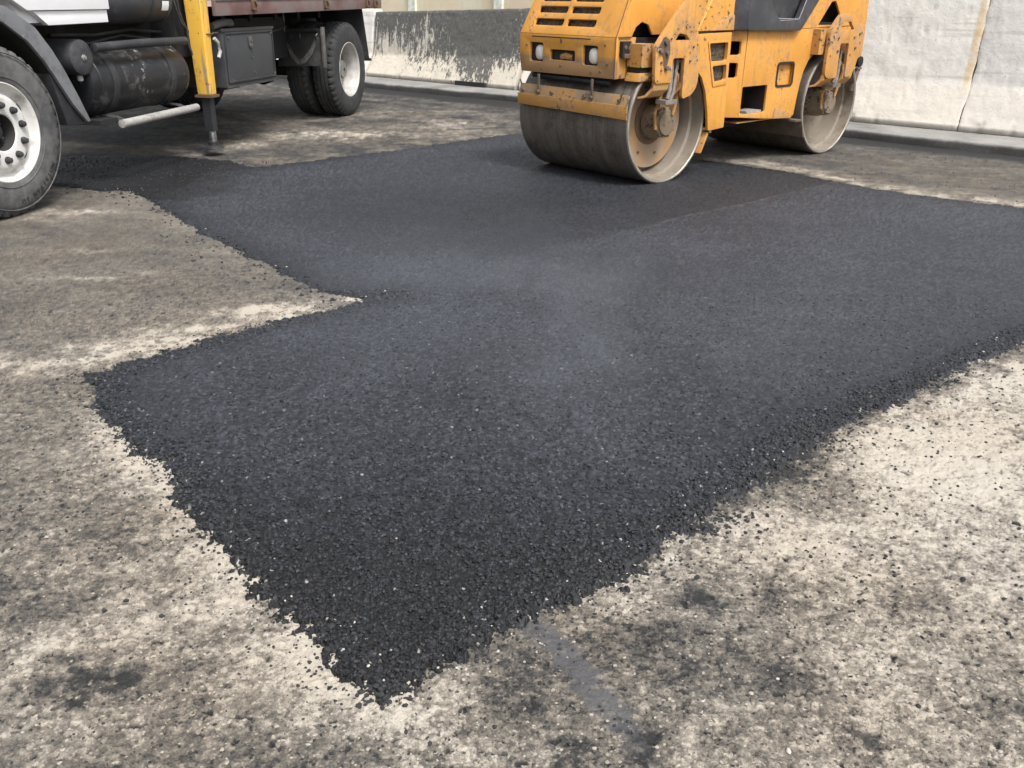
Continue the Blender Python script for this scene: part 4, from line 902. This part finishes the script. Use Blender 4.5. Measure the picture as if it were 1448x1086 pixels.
def make_truck():
    root = empty('crane_truck', TR_LOC, TR_ROT)
    tag(root, 'white and black flatbed crane truck with a yellow outrigger leg', 'truck')
    RW = .53; WBX = 5.576
    # ---- front wheels
    for near in (True, False):
        Y0, sg = (0, 1) if near else (2.6, -1)
        wh = empty('front_wheel', (0, 0, 0), 0, root)
        ty = obj('tyre', tyre_bm(Y0, sg), M_tyre, wh, bevel=0, smooth=40)
        if near:
            bm = bmn(); arc_text(bm, 'OT WTAITIUN', (0, 0, RW), .452, -1.50, .043, -.0045, .088); lt = obj('lettering', bm, M_letter, wh, bevel=0)
            bm = bmn(); lathe(bm, [(.478, -.006), (.482, -.011), (.486, -.003)], (0, 0, RW), 'y', 120); lathe(bm, [(.335, .004), (.339, -.006), (.344, .002)], (0, 0, RW), 'y', 120); obj('sidewall_ring', bm, M_tyre, wh, bevel=0)
        f = lambda t: Y0 + sg * t
        prof = [(.296, .03), (.308, .014), (.309, .006), (.302, .003), (.294, .008), (.286, .03), (.276, .052), (.262, .062), (.247, .056), (.234, .034), (.222, .021), (.206, .017), (.125, .017), (.116, .020), (.112, .028)]
        bm = bmn(); lathe(bm, [(r, f(t)) for r, t in prof], (0, 0, RW), 'y', 96); obj('rim', bm, M_rim, wh, bevel=0, smooth=50)
        bm = bmn(); lathe(bm, [(.1118, f(.028)), (.108, f(.15)), (.02, f(.152))], (0, 0, RW), 'y', 48); obj('hub_bore', bm, M_disc if not near else M_bore, wh, bevel=0)
        if near:
            for k in range(10):
                a = 2 * PI * k / 10 + .22
                bm = bmn(); cx, cz = .1675 * math.cos(a), RW + .1675 * math.sin(a)
                lathe(bm, [(.0225, .0165), (.0225, .006), (.019, .004), (.0185, -.006), (.016, -.014), (.010, -.018), (.001, -.019)], (cx, 0, cz), 'y', 14); obj('lug_nut', bm, M_tread, wh, bevel=0)
            bm = bmn(); lathe(bm, [(.092, .15), (.09, .12), (.06, .11), (.050, .08), (.047, .062), (.036, .055), (.001, .053)], (0, 0, RW), 'y', 36); obj('hub', bm, M_blackp, wh, bevel=0)
            for k in range(5):
                a = 2 * PI * k / 5 - .6
                bm = bmn(); hexnut(bm, (.075 * math.cos(a), .085, RW + .075 * math.sin(a)), 'y', .010, .06); obj('hub_bolt', bm, M_bolt, wh, bevel=0)
            for k in range(5):
                a = 2 * PI * k / 5 + .55
                bm = bmn(); n = 14; cx, cz = .248 * math.cos(a), RW + .248 * math.sin(a)
                vs = [bm.verts.new((cx + .032 * math.cos(q) * -math.sin(a) + .012 * math.sin(q) * math.cos(a), .0515, cz + .032 * math.cos(q) * math.cos(a) + .012 * math.sin(q) * math.sin(a))) for q in [2 * PI * i / n for i in range(n)]]
                bm.faces.new(vs); bmesh.ops.recalc_face_normals(bm, faces=bm.faces[:]); obj('hand_hole', bm, M_void, wh, bevel=0)
    # ---- rear dual wheels
    for near in (True, False):
        sg = 1 if near else -1; B = 0 if near else 2.5
        wh = empty('rear_wheel', (0, 0, 0), 0, root)
        obj('tyre', tyre_bm(B, sg, x=WBX), M_tread, wh, bevel=0, smooth=40)
        obj('tyre', tyre_bm(B + sg * .325, sg, x=WBX), M_tread, wh, bevel=0, smooth=40)
        f = lambda t: B + sg * t
        prof = [(.296, .03), (.308, .014), (.309, .006), (.302, .003), (.294, .008), (.287, .03), (.281, .06), (.270, .075), (.266, .12), (.262, .185)]
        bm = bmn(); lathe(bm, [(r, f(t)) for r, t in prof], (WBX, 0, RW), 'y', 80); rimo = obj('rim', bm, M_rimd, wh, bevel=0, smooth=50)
        prof = [(.264, .18), (.25, .20), (.225, .21), (.19, .215), (.12, .215), (.11, .17), (.10, .10), (.09, .085), (.02, .08)]
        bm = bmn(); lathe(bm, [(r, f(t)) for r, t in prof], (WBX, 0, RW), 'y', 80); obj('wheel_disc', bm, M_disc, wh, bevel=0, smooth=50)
        if near:
            for k in range(10):
                a = 2 * PI * k / 10
                bm = bmn(); hexnut(bm, (WBX + .165 * math.cos(a), .18, RW + .165 * math.sin(a)), 'y', .017, .04); obj('lug_nut', bm, M_pipe, wh, bevel=.002)
    # ---- front fender
    oc = [(-.72, .50), (-.66, .86), (-.5, 1.10), (-.25, 1.25), (.0, 1.31), (.207, 1.263), (.424, 1.138), (.54, 1.0), (.624, .871), (.73, .67), (.804, .508)]
    ic = [(-.66, .50), (-.60, .82), (-.46, 1.03), (-.22, 1.17), (.0, 1.215), (.155, 1.175), (.34, 1.055), (.455, .93), (.545, .80), (.66, .63), (.775, .505)]
    bm = bmn()
    for (a, b, c, d) in zip(oc, oc[1:], ic, ic[1:]):
        pass
    plate(bm, oc + ic[::-1], [], -.012, .014); fd = obj('front_fender', bm, M_fend, root, bevel=.004)
    bm = bmn(); rows = []
    for (x, z) in ic: rows.append([bm.verts.new((x, .014, z)), bm.verts.new((x, .52, z - .0))])
    for a, b in zip(rows, rows[1:]): bm.faces.new((a[0], a[1], b[1], b[0]))
    r = bmesh.ops.extrude_face_region(bm, geom=bm.faces[:]); bmesh.ops.translate(bm, vec=(0, 0, .016), verts=[g for g in r['geom'] if isinstance(g, bmesh.types.BMVert)])
    bmesh.ops.recalc_face_normals(bm, faces=bm.faces[:]); obj('wheel_arch', bm, M_under, fd, bevel=0)
    bm = bmn(); hexa(bm, [(.60, .02, .50), (.79, .02, .49), (.79, .50, .49), (.60, .50, .50), (.50, .02, .90), (.56, .02, .90), (.56, .50, .90), (.50, .50, .90)]); obj('splash_guard', bm, M_blackp, fd, bevel=.006)
    # ---- cab
    bm = bmn(); plate(bm, [(.43, 1.25), (.575, 1.145), (1.20, 1.152), (1.20, 1.232), (.455, 1.232)], [], .006, .05); cb = obj('cab', bm, M_cab, root, bevel=.006)
    bm = bmn(); plate(bm, [(.385, 1.237), (1.212, 1.237), (1.23, 1.9), (-.0, 1.9), (.02, 1.42), (.2, 1.34)], [], -.012, .05); dr = obj('door', bm, M_cab, cb, bevel=.006)
    bm = bmn(); plate(bm, [(-.75, 1.9), (1.23, 1.9), (1.23, 2.7), (-.45, 2.7)], [rrect(-.1, 1.05, 1.98, 2.5, .06)], -.008, .04); obj('cab_upper_side', bm, M_cab, cb, bevel=.006)
    bm = bmn(); box(bm, -.12, 1.07, .01, .016, 1.96, 2.52); obj('window', bm, flat('cab_glass', (.02, .025, .03), .08, bump=0), cb, bevel=0)
    bm = bmn(); box(bm, .36, 1.215, .055, 2.24, 1.16, 2.68); box(bm, -.82, .35, .10, 2.2, 1.36, 2.68); obj('cab_shell', bm, M_cab, cb, bevel=.03)
    # ---- chassis
    bm = bmn()
    for y in (.72, 1.5): box(bm, -.9, 6.5, y, y + .09, .82, 1.08)
    for x in (1.3, 2.9, 4.3, 6.3): box(bm, x, x + .1, .812, 1.498, .86, 1.04)
    obj('chassis_frame', bm, M_under, root, bevel=.006)
    bm = bmn(); cyl(bm, (0, .25, RW - .06), 'y', .055, 1.8, 14); cyl(bm, (WBX, .6, RW), 'y', .09, 1.1, 16); lathe(bm, [(.02, -.2), (.17, -.12), (.21, 0), (.17, .12), (.02, .2)], (WBX, 1.15, RW), 'y', 20); cyl(bm, (1.2, 1.15, .66), 'x', .045, 4.2, 12)
    box(bm, .2, 1.2, .85, 1.45, .55, .95); box(bm, 2.8, 4.4, .8, 1.5, .52, .80); box(bm, 3.35, 3.75, .45, .7, .47, .60); obj('axles_and_gearbox', bm, M_under, root, bevel=.01)
    bm = bmn(); box(bm, .6, 2.5, .45, .70, .93, 1.12); obj('under_cab_panel', bm, M_under, root, bevel=.01)
    bm = bmn(); box(bm, 3.72, 4.82, .42, .70, .70, 1.12); obj('dark_gap_filler', bm, M_under, root, bevel=.01)  # dark filler panel, added to close the light gap behind the tool box
    for path, r in (([(1.05, .40, 1.06), (1.5, .38, 1.045), (2.0, .40, 1.07), (2.36, .36, 1.04)], .012), ([(1.0, .42, 1.02), (1.4, .36, .99), (1.9, .41, 1.03), (2.3, .34, .98)], .009), ([(3.7, .40, 1.02), (4.2, .36, .96), (4.8, .40, 1.02)], .011)):
        bm = bmn(); tube(bm, path, r, 8); obj('air_line', bm, M_plastic, root, bevel=0)
    # ---- air tank (points outwards) and fuel tank
    bm = bmn(); lathe(bm, [(.001, .04), (.05, .036), (.10, .040), (.117, .050), (.121, .062), (.121, .50), (.1, .53), (.001, .54)], (.905, 0, .925), 'y', 48); at = obj('air_tank', bm, M_plastic, root, bevel=0, smooth=40)
    bm = bmn(); cyl(bm, (.905, .018, .925), 'y', .011, .022, 10); cyl(bm, (.905, .03, .925), 'y', .02, .008, 12); obj('drain_valve', bm, M_pipe, at, bevel=0)
    bm = bmn(); cyl(bm, (.90, .09, .77), 'z', .02, .05, 10); cyl(bm, (.90, .09, .765), 'z', .012, .02, 8); obj('valve_stub', bm, M_pipe, at, bevel=0)
    bm = bmn(); lathe(bm, [(.001, .955), (.10, .957), (.18, .968), (.222, .99), (.238, 1.03), (.24, 1.06), (.24, 2.17), (.236, 2.21), (.215, 2.25), (.16, 2.278), (.001, 2.285)], (0, .28, .728), 'x', 64); ft = obj('fuel_tank', bm, M_tank, root, bevel=0, smooth=40)
    for x in (1.23, 1.98):
        bm = bmn(); lathe(bm, [(.240, x - .032), (.246, x - .030), (.247, x + .030), (.240, x + .032)], (0, .28, .728), 'x', 64); obj('tank_strap', bm, M_blackp, ft, bevel=0)
    bm = bmn(); lathe(bm, [(.2405, .0), (.2445, .004), (.2445, .016), (.2405, .02)], (1.06, .28, .728), 'x', 64); obj('weld_seam', bm, M_tank, ft, bevel=0)
    bm = bmn(); tube(bm, [(1.03, .035, .985), (1.6, .03, .992), (2.2, .035, .985)], .032, 14); obj('guard_rail', bm, M_blackp, root, bevel=.004)
    bm = bmn(); tube(bm, [(1.13, -.02, .447), (1.65, -.015, .452), (2.18, -.01, .457)], .031, 16); sr = obj('step_rail', bm, M_pipe, root, bevel=.004)
    for x in (1.18, 2.02):
        bm = bmn(); tube(bm, [(x, .0, .45), (x - .02, .06, .49), (x, .2, .50)], .012, 8); tube(bm, [(x + .06, .0, .45), (x + .02, .06, .49), (x + .03, .2, .50)], .009, 8); obj('rail_bracket', bm, M_blackp, sr, bevel=0)
    bm = bmn(); box(bm, .95, 1.15, .02, .4, .455, .49); obj('tank_cradle', bm, M_under, ft, bevel=.006)
    # ---- black canister behind the cab
    bm = bmn(); lathe(bm, [(.001, 1.28), (.16, 1.29), (.18, 1.32), (.18, 2.20), (.16, 2.235), (.001, 2.24)], (0, .30, 1.30), 'x', 48); cn = obj('air_filter', bm, M_plastic, root, bevel=0, smooth=40)
    for x in (1.96, 2.2):
        bm = bmn(); lathe(bm, [(.180, x - .014), (.186, x - .012), (.186, x + .012), (.180, x + .014)], (0, .30, 1.30), 'x', 48); obj('filter_band', bm, M_blackp, cn, bevel=0)
    bm = bmn(); rows = []
    for k in range(6):
        a = R(184 + 4.6 * k) ; rows.append([bm.verts.new((2.075, .30 + .1835 * math.cos(a), 1.30 + .1835 * math.sin(a))), bm.verts.new((2.17, .30 + .1835 * math.cos(a), 1.30 + .1835 * math.sin(a)))])
    for a, b in zip(rows, rows[1:]): bm.faces.new((a[0], a[1], b[1], b[0]))
    bmesh.ops.recalc_face_normals(bm, faces=bm.faces[:]); obj('sticker', bm, flat('white_sticker', (.8, .81, .82), .5, vary=.03), cn, bevel=0)
    # ---- crane base and outrigger
    bm = bmn(); box(bm, 2.36, 2.76, .22, 2.1, .84, 1.36); box(bm, 2.44, 2.66, .6, 1.7, 1.36, 2.2); cr = obj('crane_base', bm, M_under, root, bevel=.015)
    bm = bmn(); hexa(bm, [(2.44, .0, .525), (2.545, .0, .525), (2.545, .135, .525), (2.44, .135, .525), (2.425, -.012, 1.75), (2.56, -.012, 1.75), (2.56, .165, 1.75), (2.425, .165, 1.75)])
    og = obj('outrigger_leg', bm, M_post, root, bevel=.022, segs=3)
    bm = bmn(); box(bm, 2.425, 2.562, -.012, .15, .508, .53); obj('leg_collar', bm, M_rust, og, bevel=.004)
    bm = bmn(); box(bm, 2.457, 2.530, .028, .108, .215, .515); obj('inner_leg', bm, M_blackp, og, bevel=.004)
    bm = bmn(); cyl(bm, (2.495, .066, .095), 'z', .033, .13, 20); obj('piston_rod', bm, M_chrome, og, bevel=0)
    bm = bmn(); cyl(bm, (2.495, .066, .100), 'z', .045, .03, 20); lathe(bm, [(.001, .068), (.090, .068), (.093, .073), (.090, .078), (.045, .094), (.001, .099)], (2.495, .066, 0), 'z', 32); obj('foot_plate', bm, M_blackp, og, bevel=.002)
    bm = bmn(); hexa(bm, [(2.4395, .085, 1.165), (2.4425, .085, 1.165), (2.4425, .105, 1.165), (2.4395, .105, 1.165), (2.4365, .08, 1.205), (2.4395, .08, 1.205), (2.4395, .12, 1.2), (2.4365, .12, 1.2)]) if False else None
    bm = bmn() if bm is None else bm
    tube(bm, [(2.433, .05, 1.035), (2.48, -.012, 1.028), (2.545, -.016, 1.025), (2.62, .02, 1.03), (2.70, .02, 1.03)], .006, 6); obj('wire_tie', bm, M_rust, og, bevel=0)
    bm = bmn(); tube(bm, [(2.33, .15, 1.45), (2.34, .15, 1.29), (2.35, .15, 1.21), (2.385, .15, 1.13), (2.415, .14, 1.07), (2.42, .14, .94), (2.44, .13, .86)], .009, 8); tube(bm, [(2.40, .145, 1.10), (2.435, .14, 1.05), (2.455, .14, 1.0)], .007, 8); tube(bm, [(2.30, .16, 1.5), (2.30, .16, 1.3), (2.36, .15, 1.12), (2.42, .15, 1.07)], .008, 8); obj('hydraulic_hose', bm, M_blackp, cr, bevel=0)
    bm = bmn(); tube(bm, [(2.60, .0, .99), (2.64, -.01, .95), (2.66, -.01, .88), (2.64, .0, .83)], .016, 8); obj('rope_end', bm, flat('pale_rope', (.42, .41, .38), .9), og, bevel=0)
    # ---- tool box
    bm = bmn(); hexa(bm, [(2.745, .004, .562), (3.705, .004, .572), (3.705, .46, .572), (2.745, .46, .562), (2.725, .0, 1.045), (3.69, .0, 1.055), (3.69, .46, 1.055), (2.725, .46, 1.045)]); tb = obj('tool_box', bm, M_tbox, root, bevel=.012)
    bm = bmn(); plate(bm, rrect(2.765, 3.675, .60, 1.03, .012, 2), [rrect(2.782, 3.66, .618, 1.012, .01, 2)], -.008, .0); obj('lid_rim', bm, M_blackp, tb, bevel=.002)
    bm = bmn(); box(bm, 2.72, 3.70, -.010, .012, 1.036, 1.062); box(bm, 2.74, 3.70, -.008, .012, .560, .578); obj('lid_edge', bm, M_blackp, tb, bevel=.004)
    bm = bmn(); plate(bm, rrect(3.19, 3.25, .885, .985, .02, 3), [], -.016, -.002); cyl(bm, (3.22, -.026, .945), 'y', .014, .014, 12); cyl(bm, (3.22, -.022, .905), 'y', .010, .012, 10); obj('lock', bm, M_bolt, tb, bevel=.003)
    for x, z in ((2.83, .985), (3.64, 1.0), (2.85, .62), (3.65, .63), (3.24, .80), (3.26, .66)):
        bm = bmn(); cyl(bm, (x, -.010, z), 'y', .010, .009, 10); obj('rivet', bm, M_bolt, tb, bevel=0)
    bm = bmn(); path = [(2.85, .16, 1.075), (2.95, .15, 1.095), (3.08, .16, 1.105), (3.2, .17, 1.10), (3.25, .18, 1.08)]; tube(bm, path, [.03, .035, .034, .036, .02], 10); obj('rolled_rag', bm, flat('grey_rag', (.24, .235, .22), .95), tb, bevel=0)
    # ---- flatbed
    bm = bmn(); hexa(bm, [(2.60, -.05, 1.168), (6.58, -.05, 1.198), (6.58, -.01, 1.198), (2.60, -.01, 1.168), (2.60, -.05, 1.30), (6.58, -.05, 1.33), (6.58, -.01, 1.33), (2.60, -.01, 1.30)]); fb = obj('bed_rail', bm, M_bed, root, bevel=.006)
    bm = bmn(); hexa(bm, [(2.60, -.062, 1.292), (6.58, -.062, 1.322), (6.58, 2.36, 1.322), (2.60, 2.36, 1.292), (2.60, -.062, 1.35), (6.58, -.062, 1.38), (6.58, 2.36, 1.38), (2.60, 2.36, 1.35)]); obj('bed_deck', bm, M_pipe, fb, bevel=.006)
    bm = bmn(); box(bm, 2.61, 6.57, -.04, -.015, 1.385, 1.78); box(bm, 2.61, 6.57, 2.3, 2.34, 1.385, 1.78); obj('side_board', bm, M_bed, fb, bevel=.006)
    for x in (3.25, 4.86, 6.07, 6.33):
        bm = bmn(); box(bm, x - .035, x + .035, -.075, -.051, 1.215, 1.30); tube(bm, [(x, -.078, 1.29), (x + .02, -.095, 1.25), (x, -.09, 1.205), (x - .03, -.08, 1.22)], .011, 8); obj('rope_hook', bm, M_rust, fb, bevel=.003)
    bm = bmn()
    for x in np.arange(2.9, 6.5, .55): box(bm, x, x + .07, .40, 2.3, 1.09, 1.165 + .007 * (x - 2.6))
    box(bm, 2.7, 6.5, .70, .84, 1.085, 1.16); box(bm, 2.7, 6.5, 1.48, 1.62, 1.085, 1.16); obj('cross_members', bm, M_under, fb, bevel=.004)
    bm = bmn(); tube(bm, [(4.05, .05, 1.17), (4.06, .05, 1.10), (4.05, .05, 1.0)], .007, 6); obj('hanging_wire', bm, M_bolt, fb, bevel=0)
    # ---- splash guard in front of the rear duals
    bm = bmn(); hexa(bm, [(4.845, .008, .615), (4.865, .008, .615), (4.865, .57, .60), (4.845, .57, .60), (4.85, -.01, 1.005), (4.87, -.01, 1.005), (4.87, .49, .965), (4.85, .49, .965)]); mg = obj('mud_guard', bm, M_blackp, root, bevel=.006)
    bm = bmn(); tube(bm, [(4.835, .46, .985), (4.83, .3, .985), (4.83, .04, .99)], .02, 10); obj('guard_bar', bm, M_blackp, mg, bevel=0)
    bm = bmn(); box(bm, 4.82, 4.885, -.016, .010, .60, 1.02); tube(bm, [(4.825, .05, .955), (4.81, .06, .93), (4.825, .055, .905)], .010, 8); tube(bm, [(4.825, .25, .96), (4.815, .255, .93), (4.825, .25, .90)], .008, 8); obj('guard_edge', bm, M_bolt, mg, bevel=.004)
    bm = bmn(); rows = []
    pts = [(.42, .86), (.36, .74), (.30, .675), (.24, .70), (.15, .80), (.09, .90), (.07, .86), (.13, .74), (.22, .645), (.31, .62), (.39, .70), (.45, .85)]
    plate(bm, pts, [], 4.838, 4.8445, 'x'); obj('tar_splash', bm, flat('dried_splash', (.085, .082, .078), .9, vary=.6, scale=22), mg, bevel=0)
    # ---- rear mud flap
    bm = bmn(); hexa(bm, [(6.19, .0, .60), (6.21, .0, .60), (6.21, .64, .60), (6.19, .64, .60), (6.13, .04, 1.19), (6.15, .04, 1.19), (6.15, .66, 1.19), (6.13, .66, 1.19)]); fl = obj('mud_flap', bm, M_blackp, root, bevel=.004)
    bm = bmn(); box(bm, 6.18, 6.235, -.014, .64, .592, .622); obj('flap_weight', bm, M_under, fl, bevel=.006)
    return root
make_truck()

# ------------------------------------------------------------------ thin steam drifting off the hot mix
bm = bmn(); box(bm, -1.25, 2.0, 2.05, 5.6, .045, .55)
st_ = bpy.data.materials.new('steam'); st_.use_nodes = True; nt = st_.node_tree; nt.nodes.clear()
om = nt.nodes.new('ShaderNodeOutputMaterial'); pv = nt.nodes.new('ShaderNodeVolumePrincipled'); tc = nt.nodes.new('ShaderNodeTexCoord')
no = nt.nodes.new('ShaderNodeTexNoise'); no.inputs['Scale'].default_value = 1.7; no.inputs['Detail'].default_value = 4; no.inputs['Distortion'].default_value = 1.4
rp = nt.nodes.new('ShaderNodeValToRGB'); rp.color_ramp.elements[0].position = .50; rp.color_ramp.elements[0].color = (0, 0, 0, 1); rp.color_ramp.elements[1].position = .72; rp.color_ramp.elements[1].color = (1, 1, 1, 1)
gr = nt.nodes.new('ShaderNodeVectorMath'); gr.operation = 'MULTIPLY_ADD'
gr.inputs[1].default_value = (1 / 1.6, 1 / 1.75, 1 / .55); gr.inputs[2].default_value = (-.15 / 1.6, -3.5 / 1.75, -.045 / .55)
ln = nt.nodes.new('ShaderNodeVectorMath'); ln.operation = 'LENGTH'
mr = nt.nodes.new('ShaderNodeMapRange'); mr.interpolation_type = 'SMOOTHSTEP'; mr.inputs['From Min'].default_value = .95; mr.inputs['From Max'].default_value = .25
m1 = nt.nodes.new('ShaderNodeMath'); m1.operation = 'MULTIPLY'; m2 = nt.nodes.new('ShaderNodeMath'); m2.operation = 'MULTIPLY'; m2.inputs[1].default_value = .19
L_ = nt.links.new
L_(tc.outputs['Object'], no.inputs['Vector']); L_(no.outputs['Fac'], rp.inputs[0]); L_(tc.outputs['Object'], gr.inputs[0]); L_(gr.outputs[0], ln.inputs[0]); L_(ln.outputs['Value'], mr.inputs['Value'])
L_(rp.outputs[0], m1.inputs[0]); L_(mr.outputs[0], m1.inputs[1]); L_(m1.outputs[0], m2.inputs[0]); L_(m2.outputs[0], pv.inputs['Density'])
pv.inputs['Color'].default_value = (.86, .92, 1.0, 1); L_(pv.outputs[0], om.inputs['Volume'])
so_ = obj('steam', bm, st_, bevel=0)
tag(so_, 'thin pale steam drifting low over the hot asphalt', 'steam', kind='stuff')
scene.cycles.volume_step_rate = 3; scene.cycles.volume_max_steps = 64; scene.cycles.volume_bounces = 1
